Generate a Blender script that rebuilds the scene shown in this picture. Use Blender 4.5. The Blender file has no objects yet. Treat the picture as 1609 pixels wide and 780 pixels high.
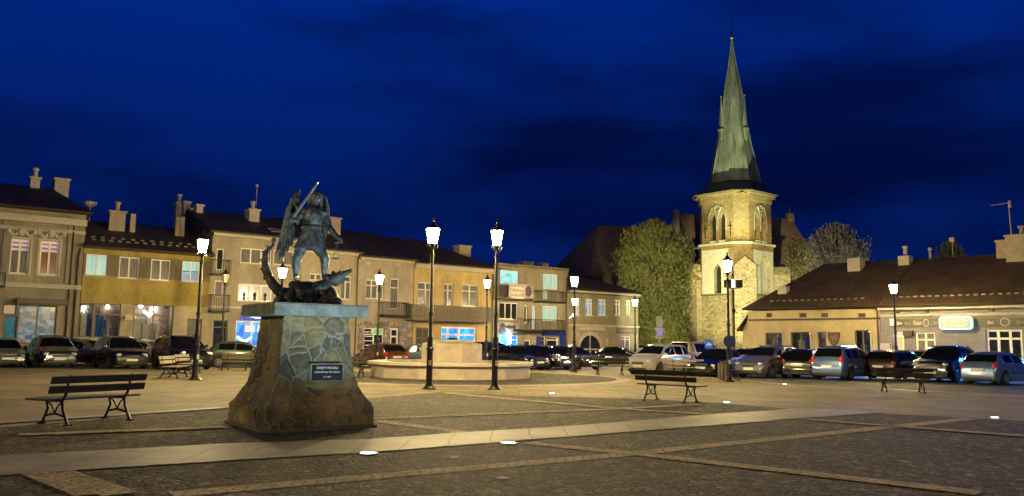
import bpy, bmesh, math, random
import numpy as np
from mathutils import Vector, Matrix

random.seed(7)
rng = np.random.default_rng(11)
R = math.radians
S = bpy.context.scene
COL = S.collection

# ------------------------------------------------------------------ camera
F_PX, PW, PH, CAMH = 1280.0, 1609.0, 780.0, 1.5
cam_d = bpy.data.cameras.new('camera')
cam = bpy.data.objects.new('camera', cam_d)
COL.objects.link(cam)
PITCH, ROLL = math.atan(151 / 1280), R(0.80)
RM = Matrix.Rotation(R(90) + PITCH, 3, 'X') @ Matrix.Rotation(ROLL, 3, 'Z')
cam.location = (0, 0, CAMH)
cam.rotation_euler = RM.to_euler()
cam_d.sensor_width = 36.0
cam_d.lens = 36.0 * F_PX / PW
cam_d.clip_end = 2000
S.camera = cam

# ------------------------------------------------------------------ world: the blue hour sky with dark cloud banks
w = bpy.data.worlds.new('World')
S.world = w
w.use_nodes = True
nt = w.node_tree
for n in list(nt.nodes):
    nt.nodes.remove(n)
wo = nt.nodes.new('ShaderNodeOutputWorld')
bg = nt.nodes.new('ShaderNodeBackground')
tc = nt.nodes.new('ShaderNodeTexCoord')
sep = nt.nodes.new('ShaderNodeSeparateXYZ')
nt.links.new(tc.outputs['Generated'], sep.inputs[0])
rp = nt.nodes.new('ShaderNodeValToRGB')
cr = rp.color_ramp
cr.elements[0].position = 0.0
cr.elements[0].color = (0.0010, 0.013, 0.115, 1)
cr.elements[1].position = 0.75
cr.elements[1].color = (0.0004, 0.004, 0.03, 1)
e = cr.elements.new(0.16); e.color = (0.0006, 0.009, 0.095, 1)
e = cr.elements.new(0.30); e.color = (0.0006, 0.014, 0.15, 1)
e = cr.elements.new(0.42); e.color = (0.0004, 0.019, 0.21, 1)
nt.links.new(sep.outputs['Z'], rp.inputs[0])
mp = nt.nodes.new('ShaderNodeMapping')
mp.inputs['Scale'].default_value = (1.0, 1.0, 3.4)
mp.inputs['Location'].default_value = (0.35, 0.2, 0.62)
nt.links.new(tc.outputs['Generated'], mp.inputs[0])
nz = nt.nodes.new('ShaderNodeTexNoise')
nz.inputs['Scale'].default_value = 2.1
nz.inputs['Detail'].default_value = 5
nz.inputs['Roughness'].default_value = 0.5
nt.links.new(mp.outputs[0], nz.inputs[0])
cl = nt.nodes.new('ShaderNodeValToRGB')
cl.color_ramp.elements[0].position = 0.42
cl.color_ramp.elements[0].color = (1, 1, 1, 1)
cl.color_ramp.elements[1].position = 0.62
cl.color_ramp.elements[1].color = (0.36, 0.31, 0.34, 1)
nt.links.new(nz.outputs['Fac'], cl.inputs[0])
mx = nt.nodes.new('ShaderNodeMix')
mx.data_type = 'RGBA'
mx.blend_type = 'MULTIPLY'
mx.inputs[0].default_value = 1.0
nt.links.new(rp.outputs[0], mx.inputs[6])
nt.links.new(cl.outputs[0], mx.inputs[7])
nt.links.new(mx.outputs[2], bg.inputs[0])
bg.inputs[1].default_value = 1.18
nt.links.new(bg.outputs[0], wo.inputs[0])

# ------------------------------------------------------------------ render
S.render.engine = 'CYCLES'
S.view_settings.view_transform = 'Standard'
S.view_settings.look = 'None'
S.view_settings.exposure = 0.0
S.view_settings.gamma = 1.0
S.cycles.use_denoising = True
S.cycles.max_bounces = 5
S.cycles.diffuse_bounces = 3
S.cycles.glossy_bounces = 3
S.cycles.transmission_bounces = 3
S.cycles.transparent_max_bounces = 6
S.cycles.sample_clamp_indirect = 3.0
S.cycles.caustics_reflective = False
S.cycles.caustics_refractive = False

LAMP_S = 1380.0
WARM = (1.0, 0.76, 0.33)

# ------------------------------------------------------------------ photo -> place helpers
def ray(px, py):
    return (RM @ Vector(((px - PW / 2) / F_PX, -(py - PH / 2) / F_PX, -1.0)))
def G(px, py, z=0.0):
    d = ray(px, py)
    t = (z - CAMH) / d.z
    return Vector((d.x * t, d.y * t, z))
def at(px, Y, py=None):
    """point at depth Y on the ray of a pixel (py None: on the ground)"""
    d = ray(px, 541 + 0.014 * (px - 804) if py is None else py)
    t = Y / d.y
    return Vector((d.x * t, Y, 0.0 if py is None else CAMH + d.z * t))
def zat(px, py, Y):
    d = ray(px, py)
    return CAMH + d.z * Y / d.y

# ------------------------------------------------------------------ materials
MATS = {}
def mat(name, col, rough=0.7, metal=0.0, var=0.12, vs=3.0, bump=0.0, bs=30.0, coat=0.0, col2=None, emit=None, es=0.0,
        stretch=None, detail=4, spec=0.5):
    if name in MATS:
        return MATS[name]
    m = bpy.data.materials.new(name)
    m.use_nodes = True
    t = m.node_tree
    p = t.nodes['Principled BSDF']
    p.inputs['Roughness'].default_value = rough
    p.inputs['Metallic'].default_value = metal
    p.inputs['Specular IOR Level'].default_value = spec
    if coat:
        p.inputs['Coat Weight'].default_value = coat
        p.inputs['Coat Roughness'].default_value = 0.06
    c = t.nodes.new('ShaderNodeTexCoord')
    src = c.outputs['Object']
    if stretch:
        mpp = t.nodes.new('ShaderNodeMapping')
        mpp.inputs['Scale'].default_value = stretch
        t.links.new(src, mpp.inputs[0])
        src = mpp.outputs[0]
    if var > 0 or col2:
        n = t.nodes.new('ShaderNodeTexNoise')
        n.inputs['Scale'].default_value = vs
        n.inputs['Detail'].default_value = detail
        n.inputs['Roughness'].default_value = 0.65
        t.links.new(src, n.inputs[0])
        r = t.nodes.new('ShaderNodeValToRGB')
        r.color_ramp.elements[0].position = 0.32
        r.color_ramp.elements[1].position = 0.68
        a = col2 if col2 else tuple(x * (1 - var) for x in col)
        b = col if col2 else tuple(min(1, x * (1 + var)) for x in col)
        r.color_ramp.elements[0].color = (*a, 1)
        r.color_ramp.elements[1].color = (*b, 1)
        t.links.new(n.outputs['Fac'], r.inputs[0])
        t.links.new(r.outputs[0], p.inputs['Base Color'])
    else:
        p.inputs['Base Color'].default_value = (*col, 1)
    if bump > 0:
        n2 = t.nodes.new('ShaderNodeTexNoise')
        n2.inputs['Scale'].default_value = bs
        n2.inputs['Detail'].default_value = 4
        t.links.new(src, n2.inputs[0])
        bn = t.nodes.new('ShaderNodeBump')
        bn.inputs['Strength'].default_value = bump
        bn.inputs['Distance'].default_value = 0.03
        t.links.new(n2.outputs['Fac'], bn.inputs['Height'])
        t.links.new(bn.outputs[0], p.inputs['Normal'])
    if emit:
        p.inputs['Emission Color'].default_value = (*emit, 1)
        p.inputs['Emission Strength'].default_value = es
    MATS[name] = m
    return m

def cellmat(name, cols, scale, rough=0.6, mortar=(0.02, 0.018, 0.015), mw=0.06, bump=0.6, stretch=(1, 1, 1), rnd=1.0, noise=0.3, spec=0.5, macro=0.0, warp=0.0):
    """stones: voronoi cells, each its own tone, mortar between"""
    if name in MATS:
        return MATS[name]
    m = bpy.data.materials.new(name)
    m.use_nodes = True
    t = m.node_tree
    p = t.nodes['Principled BSDF']
    p.inputs['Roughness'].default_value = rough
    p.inputs['Specular IOR Level'].default_value = spec
    c = t.nodes.new('ShaderNodeTexCoord')
    mpp = t.nodes.new('ShaderNodeMapping')
    mpp.inputs['Scale'].default_value = stretch
    if warp:
        wn = t.nodes.new('ShaderNodeTexNoise'); wn.inputs['Scale'].default_value = scale * .9; wn.inputs['Detail'].default_value = 3
        t.links.new(c.outputs['Object'], wn.inputs[0])
        wm = t.nodes.new('ShaderNodeVectorMath'); wm.operation = 'MULTIPLY_ADD'
        t.links.new(wn.outputs['Color'], wm.inputs[0]); wm.inputs[1].default_value = (warp, warp, warp); t.links.new(c.outputs['Object'], wm.inputs[2])
        t.links.new(wm.outputs[0], mpp.inputs[0])
    else:
        t.links.new(c.outputs['Object'], mpp.inputs[0])
    v = t.nodes.new('ShaderNodeTexVoronoi')
    v.inputs['Scale'].default_value = scale
    v.inputs['Randomness'].default_value = rnd
    t.links.new(mpp.outputs[0], v.inputs[0])
    v2 = t.nodes.new('ShaderNodeTexVoronoi')
    v2.feature = 'DISTANCE_TO_EDGE'
    v2.inputs['Scale'].default_value = scale
    v2.inputs['Randomness'].default_value = rnd
    t.links.new(mpp.outputs[0], v2.inputs[0])
    sp = t.nodes.new('ShaderNodeSeparateColor')
    t.links.new(v.outputs['Color'], sp.inputs[0])
    r = t.nodes.new('ShaderNodeValToRGB')
    r.color_ramp.elements[0].color = (*cols[0], 1)
    r.color_ramp.elements[1].color = (*cols[-1], 1)
    for i, cc in enumerate(cols[1:-1]):
        e = r.color_ramp.elements.new((i + 1) / (len(cols) - 1))
        e.color = (*cc, 1)
    t.links.new(sp.outputs[0], r.inputs[0])
    n = t.nodes.new('ShaderNodeTexNoise')
    n.inputs['Scale'].default_value = scale * 0.35
    n.inputs['Detail'].default_value = 6
    t.links.new(mpp.outputs[0], n.inputs[0])
    mr = t.nodes.new('ShaderNodeMapRange')
    mr.inputs[1].default_value = 0.3
    mr.inputs[2].default_value = 0.7
    mr.inputs[3].default_value = 1 - noise
    mr.inputs[4].default_value = 1 + noise
    t.links.new(n.outputs['Fac'], mr.inputs[0])
    mm = t.nodes.new('ShaderNodeMix'); mm.data_type = 'RGBA'; mm.blend_type = 'MULTIPLY'; mm.inputs[0].default_value = 1
    t.links.new(r.outputs[0], mm.inputs[6])
    t.links.new(mr.outputs[0], mm.inputs[7])
    st = t.nodes.new('ShaderNodeMapRange')
    st.inputs[1].default_value = mw * 0.5
    st.inputs[2].default_value = mw
    t.links.new(v2.outputs['Distance'], st.inputs[0])
    m2 = t.nodes.new('ShaderNodeMix'); m2.data_type = 'RGBA'
    t.links.new(st.outputs[0], m2.inputs[0])
    m2.inputs[6].default_value = (*mortar, 1)
    t.links.new(mm.outputs[2], m2.inputs[7])
    if macro:
        n4 = t.nodes.new('ShaderNodeTexNoise'); n4.inputs['Scale'].default_value = .45; n4.inputs['Detail'].default_value = 7; n4.inputs['Roughness'].default_value = .6
        t.links.new(c.outputs['Object'], n4.inputs[0])
        r4 = t.nodes.new('ShaderNodeMapRange'); r4.inputs[1].default_value = .3; r4.inputs[2].default_value = .7; r4.inputs[3].default_value = 1 - macro; r4.inputs[4].default_value = 1 + macro
        t.links.new(n4.outputs['Fac'], r4.inputs[0])
        m4 = t.nodes.new('ShaderNodeMix'); m4.data_type = 'RGBA'; m4.blend_type = 'MULTIPLY'; m4.inputs[0].default_value = 1
        t.links.new(m2.outputs[2], m4.inputs[6]); t.links.new(r4.outputs[0], m4.inputs[7])
        t.links.new(m4.outputs[2], p.inputs['Base Color'])
    else:
        t.links.new(m2.outputs[2], p.inputs['Base Color'])
    bn = t.nodes.new('ShaderNodeBump')
    bn.inputs['Strength'].default_value = bump
    bn.inputs['Distance'].default_value = 0.02
    hh = t.nodes.new('ShaderNodeMapRange')
    hh.inputs[2].default_value = mw * 4
    t.links.new(v2.outputs['Distance'], hh.inputs[0])
    n3 = t.nodes.new('ShaderNodeTexNoise'); n3.inputs['Scale'].default_value = scale * 2.5
    t.links.new(mpp.outputs[0], n3.inputs[0])
    ad = t.nodes.new('ShaderNodeMath'); ad.operation = 'MULTIPLY_ADD'
    t.links.new(n3.outputs['Fac'], ad.inputs[0]); ad.inputs[1].default_value = 0.5
    t.links.new(hh.outputs[0], ad.inputs[2])
    t.links.new(ad.outputs[0], bn.inputs['Height'])
    t.links.new(bn.outputs[0], p.inputs['Normal'])
    MATS[name] = m
    return m

def lit(name, cols, strength, scale=4.0, stretch=(1, 1, 1)):
    """the glow of a lit room or lit display behind glass"""
    if name in MATS:
        return MATS[name]
    m = bpy.data.materials.new(name)
    m.use_nodes = True
    t = m.node_tree
    p = t.nodes['Principled BSDF']
    p.inputs['Roughness'].default_value = 0.15
    p.inputs['Base Color'].default_value = (*[x * 0.3 for x in cols[0]], 1)
    c = t.nodes.new('ShaderNodeTexCoord')
    mpp = t.nodes.new('ShaderNodeMapping')
    mpp.inputs['Scale'].default_value = stretch
    t.links.new(c.outputs['Object'], mpp.inputs[0])
    v = t.nodes.new('ShaderNodeTexVoronoi'); v.distance = 'CHEBYCHEV'
    v.inputs['Scale'].default_value = scale
    t.links.new(mpp.outputs[0], v.inputs[0])
    sp = t.nodes.new('ShaderNodeSeparateColor')
    t.links.new(v.outputs['Color'], sp.inputs[0])
    r = t.nodes.new('ShaderNodeValToRGB')
    r.color_ramp.elements[0].color = (*cols[0], 1)
    r.color_ramp.elements[1].color = (*cols[-1], 1)
    for i, cc in enumerate(cols[1:-1]):
        e = r.color_ramp.elements.new((i + 1) / (len(cols) - 1)); e.color = (*cc, 1)
    t.links.new(sp.outputs[0], r.inputs[0])
    t.links.new(r.outputs[0], p.inputs['Emission Color'])
    p.inputs['Emission Strength'].default_value = strength
    MATS[name] = m
    return m

def roofmat(name, c1, c2, sx=.3, sy=.35, seams=False):
    m = bpy.data.materials.new(name); m.use_nodes = True; t = m.node_tree; p = t.nodes['Principled BSDF']
    p.inputs['Roughness'].default_value = .7; p.inputs['Specular IOR Level'].default_value = .35
    c = t.nodes.new('ShaderNodeTexCoord')
    br = t.nodes.new('ShaderNodeTexBrick'); br.inputs['Scale'].default_value = 1.0
    br.inputs['Brick Width'].default_value = sx; br.inputs['Row Height'].default_value = sy
    br.inputs['Mortar Size'].default_value = .018; br.inputs['Mortar Smooth'].default_value = .3; br.offset = 0 if seams else .5
    br.inputs['Color1'].default_value = (*c1, 1); br.inputs['Color2'].default_value = (*c2, 1); br.inputs['Mortar'].default_value = (*[x * .3 for x in c2], 1)
    t.links.new(c.outputs['Object'], br.inputs[0])
    n = t.nodes.new('ShaderNodeTexNoise'); n.inputs['Scale'].default_value = .8; n.inputs['Detail'].default_value = 8; n.inputs['Roughness'].default_value = .65
    t.links.new(c.outputs['Object'], n.inputs[0])
    r = t.nodes.new('ShaderNodeMapRange'); r.inputs[1].default_value = .3; r.inputs[2].default_value = .7; r.inputs[3].default_value = .55; r.inputs[4].default_value = 1.4
    t.links.new(n.outputs['Fac'], r.inputs[0])
    mm = t.nodes.new('ShaderNodeMix'); mm.data_type = 'RGBA'; mm.blend_type = 'MULTIPLY'; mm.inputs[0].default_value = 1
    t.links.new(br.outputs['Color'], mm.inputs[6]); t.links.new(r.outputs[0], mm.inputs[7]); t.links.new(mm.outputs[2], p.inputs['Base Color'])
    bn = t.nodes.new('ShaderNodeBump'); bn.inputs['Strength'].default_value = .7; bn.inputs['Distance'].default_value = .04; bn.invert = True
    ad = t.nodes.new('ShaderNodeMath'); ad.operation = 'MULTIPLY_ADD'; ad.inputs[1].default_value = -.5
    t.links.new(n.outputs['Fac'], ad.inputs[0]); t.links.new(br.outputs['Fac'], ad.inputs[2]); t.links.new(ad.outputs[0], bn.inputs['Height']); t.links.new(bn.outputs[0], p.inputs['Normal'])
    MATS[name] = m
    return m

def wallmat(name, c, stain=.35, patch=(.8, .78, .72)):
    """old plaster: broad patches, rain streaks, fine grain"""
    if name in MATS: return MATS[name]
    m = bpy.data.materials.new(name); m.use_nodes = True; t = m.node_tree; p = t.nodes['Principled BSDF']
    p.inputs['Roughness'].default_value = .92; p.inputs['Specular IOR Level'].default_value = .2
    co = t.nodes.new('ShaderNodeTexCoord')
    def noise(sc, det, st=(1, 1, 1)):
        mp_ = t.nodes.new('ShaderNodeMapping'); mp_.inputs['Scale'].default_value = st; t.links.new(co.outputs['Object'], mp_.inputs[0])
        n = t.nodes.new('ShaderNodeTexNoise'); n.inputs['Scale'].default_value = sc; n.inputs['Detail'].default_value = det; n.inputs['Roughness'].default_value = .65
        t.links.new(mp_.outputs[0], n.inputs[0]); return n
    def rng_(n, a, b, lo, hi):
        r = t.nodes.new('ShaderNodeMapRange'); r.inputs[1].default_value = a; r.inputs[2].default_value = b; r.inputs[3].default_value = lo; r.inputs[4].default_value = hi
        t.links.new(n.outputs['Fac'], r.inputs[0]); return r
    a_ = rng_(noise(.55, 8), .35, .65, 1 - stain * .6, 1 + stain * .45); b_ = rng_(noise(.9, 7, (1.3, 1.3, .3)), .45, .72, 1.0, 1 - stain * .8); c_ = rng_(noise(5, 7), .3, .7, .86, 1.12)
    m1 = t.nodes.new('ShaderNodeMath'); m1.operation = 'MULTIPLY'; t.links.new(a_.outputs[0], m1.inputs[0]); t.links.new(b_.outputs[0], m1.inputs[1])
    m2 = t.nodes.new('ShaderNodeMath'); m2.operation = 'MULTIPLY'; t.links.new(m1.outputs[0], m2.inputs[0]); t.links.new(c_.outputs[0], m2.inputs[1])
    mm = t.nodes.new('ShaderNodeMix'); mm.data_type = 'RGBA'; mm.blend_type = 'MULTIPLY'; mm.inputs[0].default_value = 1; mm.inputs[6].default_value = (*c, 1)
    t.links.new(m2.outputs[0], mm.inputs[7]); t.links.new(mm.outputs[2], p.inputs['Base Color'])
    bn = t.nodes.new('ShaderNodeBump'); bn.inputs['Strength'].default_value = .3; bn.inputs['Distance'].default_value = .03; n = noise(14, 4); t.links.new(n.outputs['Fac'], bn.inputs['Height']); t.links.new(bn.outputs[0], p.inputs['Normal'])
    MATS[name] = m
    return m

def emis(name, col, s):
    return mat(name, (0.2, 0.2, 0.2), 0.4, var=0, emit=col, es=s)

def glass(name, tint=(0.9, 0.95, 1.0)):
    if name in MATS:
        return MATS[name]
    m = bpy.data.materials.new(name)
    m.use_nodes = True
    t = m.node_tree
    for n in list(t.nodes):
        t.nodes.remove(n)
    o = t.nodes.new('ShaderNodeOutputMaterial')
    tr = t.nodes.new('ShaderNodeBsdfTransparent'); tr.inputs[0].default_value = (*tint, 1)
    gl = t.nodes.new('ShaderNodeBsdfGlossy'); gl.inputs['Roughness'].default_value = 0.03
    fr = t.nodes.new('ShaderNodeFresnel'); fr.inputs[0].default_value = 1.5
    mi = t.nodes.new('ShaderNodeMixShader')
    t.links.new(fr.outputs[0], mi.inputs[0]); t.links.new(tr.outputs[0], mi.inputs[1]); t.links.new(gl.outputs[0], mi.inputs[2])
    t.links.new(mi.outputs[0], o.inputs[0])
    MATS[name] = m
    return m

# ------------------------------------------------------------------ mesh helpers
class MB:
    def __init__(s):
        s.v = []; s.f = []
    def add(s, vs, fs):
        o = len(s.v)
        s.v += [tuple(p) for p in vs]
        s.f += [tuple(i + o for i in f) for f in fs]
        return s
    def quad(s, a, b, c, d):
        return s.add([a, b, c, d], [(0, 1, 2, 3)])
    def box(s, x0, x1, y0, y1, z0, z1, M=None):
        vs = [Vector((x, y, z)) for z in (z0, z1) for y in (y0, y1) for x in (x0, x1)]
        if M is not None:
            vs = [M @ p for p in vs]
        return s.add(vs, [(0, 2, 3, 1), (4, 5, 7, 6), (0, 1, 5, 4), (2, 6, 7, 3), (1, 3, 7, 5), (0, 4, 6, 2)])
    def prism(s, poly, z0, z1, M=None):
        """poly of (x,y), extruded in z"""
        n = len(poly)
        vs = [Vector((x, y, z0)) for x, y in poly] + [Vector((x, y, z1)) for x, y in poly]
        if M is not None:
            vs = [M @ p for p in vs]
        fs = [tuple(reversed(range(n))), tuple(range(n, 2 * n))]
        fs += [(i, (i + 1) % n, n + (i + 1) % n, n + i) for i in range(n)]
        return s.add(vs, fs)
    def lathe(s, prof, n=12, c=(0, 0), M=None, ang=0.0, cap=True):
        """prof of (r,z)"""
        vs = []
        for r, z in prof:
            for k in range(n):
                a = ang + 2 * math.pi * k / n
                p = Vector((c[0] + r * math.cos(a), c[1] + r * math.sin(a), z))
                vs.append(M @ p if M is not None else p)
        fs = []
        for j in range(len(prof) - 1):
            for k in range(n):
                fs.append((j * n + k, j * n + (k + 1) % n, (j + 1) * n + (k + 1) % n, (j + 1) * n + k))
        if cap:
            fs.append(tuple(reversed(range(n))))
            m = (len(prof) - 1) * n
            fs.append(tuple(range(m, m + n)))
        return s.add(vs, fs)
    def tube(s, pts, rad, n=6):
        pts = [Vector(p) for p in pts]
        if not hasattr(rad, '__len__'):
            rad = [rad] * len(pts)
        vs = []; prev = None
        for i, p in enumerate(pts):
            d = (pts[min(i + 1, len(pts) - 1)] - pts[max(i - 1, 0)]).normalized()
            if prev is None:
                up = Vector((0, 0, 1)) if abs(d.z) < 0.9 else Vector((1, 0, 0))
            else:
                up = prev
            u = (up - d * up.dot(d)).normalized()
            prev = u
            v2 = d.cross(u)
            for k in range(n):
                a = 2 * math.pi * k / n
                vs.append(p + (u * math.cos(a) + v2 * math.sin(a)) * rad[i])
        fs = []
        for j in range(len(pts) - 1):
            for k in range(n):
                fs.append((j * n + k, j * n + (k + 1) % n, (j + 1) * n + (k + 1) % n, (j + 1) * n + k))
        fs.append(tuple(reversed(range(n)))); m = (len(pts) - 1) * n
        fs.append(tuple(range(m, m + n)))
        return s.add(vs, fs)
    def ball(s, c, r, n=10, m=6, sc=(1, 1, 1), M=None):
        prof = [(r * math.sin(math.pi * j / m) + 1e-4, -r * math.cos(math.pi * j / m)) for j in range(m + 1)]
        o = len(s.v)
        s.lathe(prof, n)
        for i in range(o, len(s.v)):
            p = Vector((s.v[i][0] * sc[0], s.v[i][1] * sc[1], s.v[i][2] * sc[2]))
            if M is not None:
                p = M @ p
            s.v[i] = tuple(p + Vector(c))
        return s
    def build(s, name, m=None, parent=None, smooth=False, ang=None):
        me = bpy.data.meshes.new(name)
        me.from_pydata(s.v, [], s.f)
        if m:
            me.materials.append(m)
        bm = bmesh.new(); bm.from_mesh(me)
        bmesh.ops.recalc_face_normals(bm, faces=bm.faces)
        bm.to_mesh(me); bm.free()
        if smooth:
            for p in me.polygons:
                p.use_smooth = True
            me.set_sharp_from_angle(angle=R(ang or 35))
        me.update()
        o = bpy.data.objects.new(name, me)
        COL.objects.link(o)
        if parent:
            o.parent = parent
        return o

def tag(o, label=None, cat=None, group=None, kind=None):
    if label: o['label'] = label
    if cat: o['category'] = cat
    if group: o['group'] = group
    if kind: o['kind'] = kind
    return o
def empty(name, loc, rz=0.0, label=None, cat=None, group=None):
    o = bpy.data.objects.new(name, None)
    COL.objects.link(o)
    o.location = loc; o.rotation_euler = (0, 0, rz)
    o.empty_display_size = 0.2
    return tag(o, label, cat, group)
def children(o):
    return [c for c in bpy.data.objects if c.parent == o]
def copy_tree(o, kids=None):
    c = o.copy(); COL.objects.link(c)
    for ch in children(o):
        d = ch.copy(); COL.objects.link(d); d.parent = c
        for g in children(ch):
            h = g.copy(); COL.objects.link(h); h.parent = d
    return c
FONT = None
def text(name, s, size, m, parent, x, y, z, rot=(R(90), 0, 0), align='CENTER', thick=0.004, maxw=None, shear=0.0):
    cu = bpy.data.curves.new(name, 'FONT')
    cu.body = s; cu.size = size; cu.extrude = thick
    cu.align_x = align; cu.align_y = 'CENTER'; cu.shear = shear
    cu.resolution_u = 3
    ob = bpy.data.objects.new(name + '_tmp', cu)
    COL.objects.link(ob)
    dg = bpy.context.evaluated_depsgraph_get()
    me = bpy.data.meshes.new_from_object(ob.evaluated_get(dg))
    bpy.data.objects.remove(ob)
    xs = [v.co.x for v in me.vertices]
    wd = max(xs) - min(xs)
    if maxw and wd > 0:
        for v in me.vertices:
            v.co.x *= maxw / wd
    me.materials.clear(); me.materials.append(m)
    o = bpy.data.objects.new(name, me)
    COL.objects.link(o)
    o.location = (x, y, z); o.rotation_euler = rot
    o.parent = parent
    return o

# ================================================================== GROUND
M_ASPH = mat('asphalt', (0.085, 0.078, 0.068), 0.75, var=0.25, vs=1.2, bump=0.3, bs=60)
M_PLAZA = cellmat('plaza_slabs', [(0.185, 0.148, 0.085), (0.22, 0.175, 0.10), (0.16, 0.127, 0.075)], 2.2, 0.75,
                  mortar=(0.10, 0.08, 0.05), mw=0.03, bump=0.10, rnd=0.12, noise=0.22, spec=.3, macro=.22)
M_SETT = cellmat('granite_setts', [(0.028, 0.022, 0.013), (0.108, 0.085, 0.050), (0.052, 0.041, 0.025), (0.20, 0.156, 0.094), (0.068, 0.054, 0.033)], 10.5, 0.8,
                 mortar=(0.016, 0.013, 0.010), mw=0.09, bump=0.8, noise=0.45, spec=.25, macro=.3)
M_LINE = cellmat('yellow_setts', [(0.29, 0.22, 0.11), (0.42, 0.325, 0.17), (0.36, 0.275, 0.14)], 8.0, 0.8,
                 mortar=(0.09, 0.07, 0.045), mw=0.08, bump=0.4, rnd=0.6, noise=0.25, spec=.25, macro=.15)
M_STRIP = cellmat('granite_slabs', [(0.225, 0.19, 0.14), (0.27, 0.228, 0.172), (0.19, 0.162, 0.122)], 1.6, 0.6,
                  mortar=(0.12, 0.10, 0.08), mw=0.025, bump=0.12, rnd=0.1, noise=0.3, spec=.35, macro=.15)
M_KERB = mat('kerb_stone', (0.42, 0.37, 0.29), 0.6, var=0.15, vs=4, bump=0.2)

g = MB()
g.quad((-900, -300, 0), (900, -300, 0), (900, 1500, 0), (-900, 1500, 0))
tag(g.build('road_asphalt', M_ASPH), kind='structure')

def sheet(name, pts, z, m):
    b = MB()
    b.add([(p[0], p[1], z) for p in pts], [tuple(range(len(pts)))])
    return tag(b.build(name, m), kind='structure')
def xy(px, py):
    p = G(px, py)
    return (p.x, p.y)
plaza = [(19.5, 25.5), (11.5, 33.6), (8.6, 45), (-1, 57), (-15, 46.5), (-42, 26.8), (-42, -30), (45, -30), (45, 6)]
sheet('plaza_paving', plaza, 0.006, M_PLAZA)
fieldA = [xy(*p) for p in [(690, 617.5), (860, 624), (1007, 627.5), (1125, 634), (1262, 645), (1113, 653), (1001, 663),
          (860, 674), (732, 681), (593, 692), (365, 699), (0, 719), (-300, 738), (-300, 700), (0, 673), (205, 656), (365, 643), (575, 627)]]
sheet('cobbled_field_far', fieldA, 0.012, M_SETT)
fieldB = [xy(*p) for p in [(-300, 778), (0, 750), (400, 724), (590, 713), (860, 691), (1001, 680), (1250, 660), (1377, 650.5),
          (1524, 658), (1609, 663), (1800, 676)]] + [(26, 6), (26, -20), (-20, -20), (-20, 2)]
sheet('cobbled_field_near', fieldB, 0.012, M_SETT)
strip_top = [(-300, 738), (0, 719), (365, 699), (593, 692), (732, 681), (860, 674), (1001, 663), (1113, 653), (1262, 643)]
strip_bot = [(-300, 778), (0, 750), (400, 724), (590, 713), (860, 691), (1001, 680), (1250, 660), (1390, 649)]
b = MB()
T_ = [xy(*p) for p in strip_top]; B_ = [xy(*p) for p in strip_bot]
def interp(pl, u):
    x = pl[0][0] + (pl[-1][0] - pl[0][0]) * u
    for i in range(len(pl) - 1):
        if pl[i][0] <= x <= pl[i + 1][0] + 1e-6:
            k = (x - pl[i][0]) / (pl[i + 1][0] - pl[i][0])
            return (x, pl[i][1] + (pl[i + 1][1] - pl[i][1]) * k)
    return pl[-1]
N = 24
vs = []
for i in range(N + 1):
    a = interp(T_, i / N); c = interp(B_, i / N)
    vs += [(a[0], a[1], 0.024), (c[0], c[1], 0.024)]
b.add(vs, [(2 * i, 2 * i + 1, 2 * i + 3, 2 * i + 2) for i in range(N)])
tag(b.build('granite_path', M_STRIP), kind='structure')

def line(name, p, q, wd, z, m, pix=True):
    a = Vector(xy(*p)) if pix else Vector(p)
    c = Vector(xy(*q)) if pix else Vector(q)
    d = (c - a).normalized(); n = Vector((-d.y, d.x)) * wd / 2
    return sheet(name, [a - n, c - n, c + n, a + n], z, m)
z = 0.018
LN = [((270, 780), (984, 716)), ((984, 716), (1524, 659.5)), ((593, 663), (726, 681)), ((829, 698), (995, 715)),
      ((995, 715), (1540, 778)), ((586, 660), (972, 644)), ((972, 644), (1096, 637)), ((700, 619), (972, 644)),
      ((972, 644), (1113, 653)), ((1268, 661), (1406, 672)), ((1406, 672), (1640, 690)), ((29, 686), (354, 674)),
      ((60, 747), (148, 782)), ((90, 747), (190, 782))]
for i, (p, q) in enumerate(LN):
    line('sett_line', p, q, 0.34, z + 0.0012 * i, M_LINE)
line('stone_band', (-60, 671), (372, 641), 0.34, 0.03, M_STRIP)
# kerb lines between the plaza and the road
for i, (p, q) in enumerate([((26, 19.5), (11.5, 33.6)), ((11.5, 33.6), (8.6, 45)), ((8.6, 45), (-1, 57)), ((-1, 57), (-15, 46.5)), ((-15, 46.5), (-42, 26.8))]):
    line('kerb', p, q, 0.3, 0.012 + 0.001 * i, M_KERB, pix=False)
# dark ring of setts round the fountain with a pale edge
FC = at(711, 37.2)
def disc(name, r0, r1, z, m, n=64):
    b = MB(); vs = []
    for k in range(n):
        a = 2 * math.pi * k / n
        vs += [(FC.x + r0 * math.cos(a), FC.y + r0 * math.sin(a), z), (FC.x + r1 * math.cos(a), FC.y + r1 * math.sin(a), z)]
    b.add(vs, [(2 * k, 2 * k + 1, (2 * k + 3) % (2 * n), (2 * k + 2) % (2 * n)) for k in range(n)])
    return tag(b.build(name, m), kind='structure')
disc('fountain_cobble_ring', 3.0, 7.4, 0.012, M_SETT)
disc('fountain_stone_ring', 7.4, 8.0, 0.0125, M_STRIP)
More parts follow.
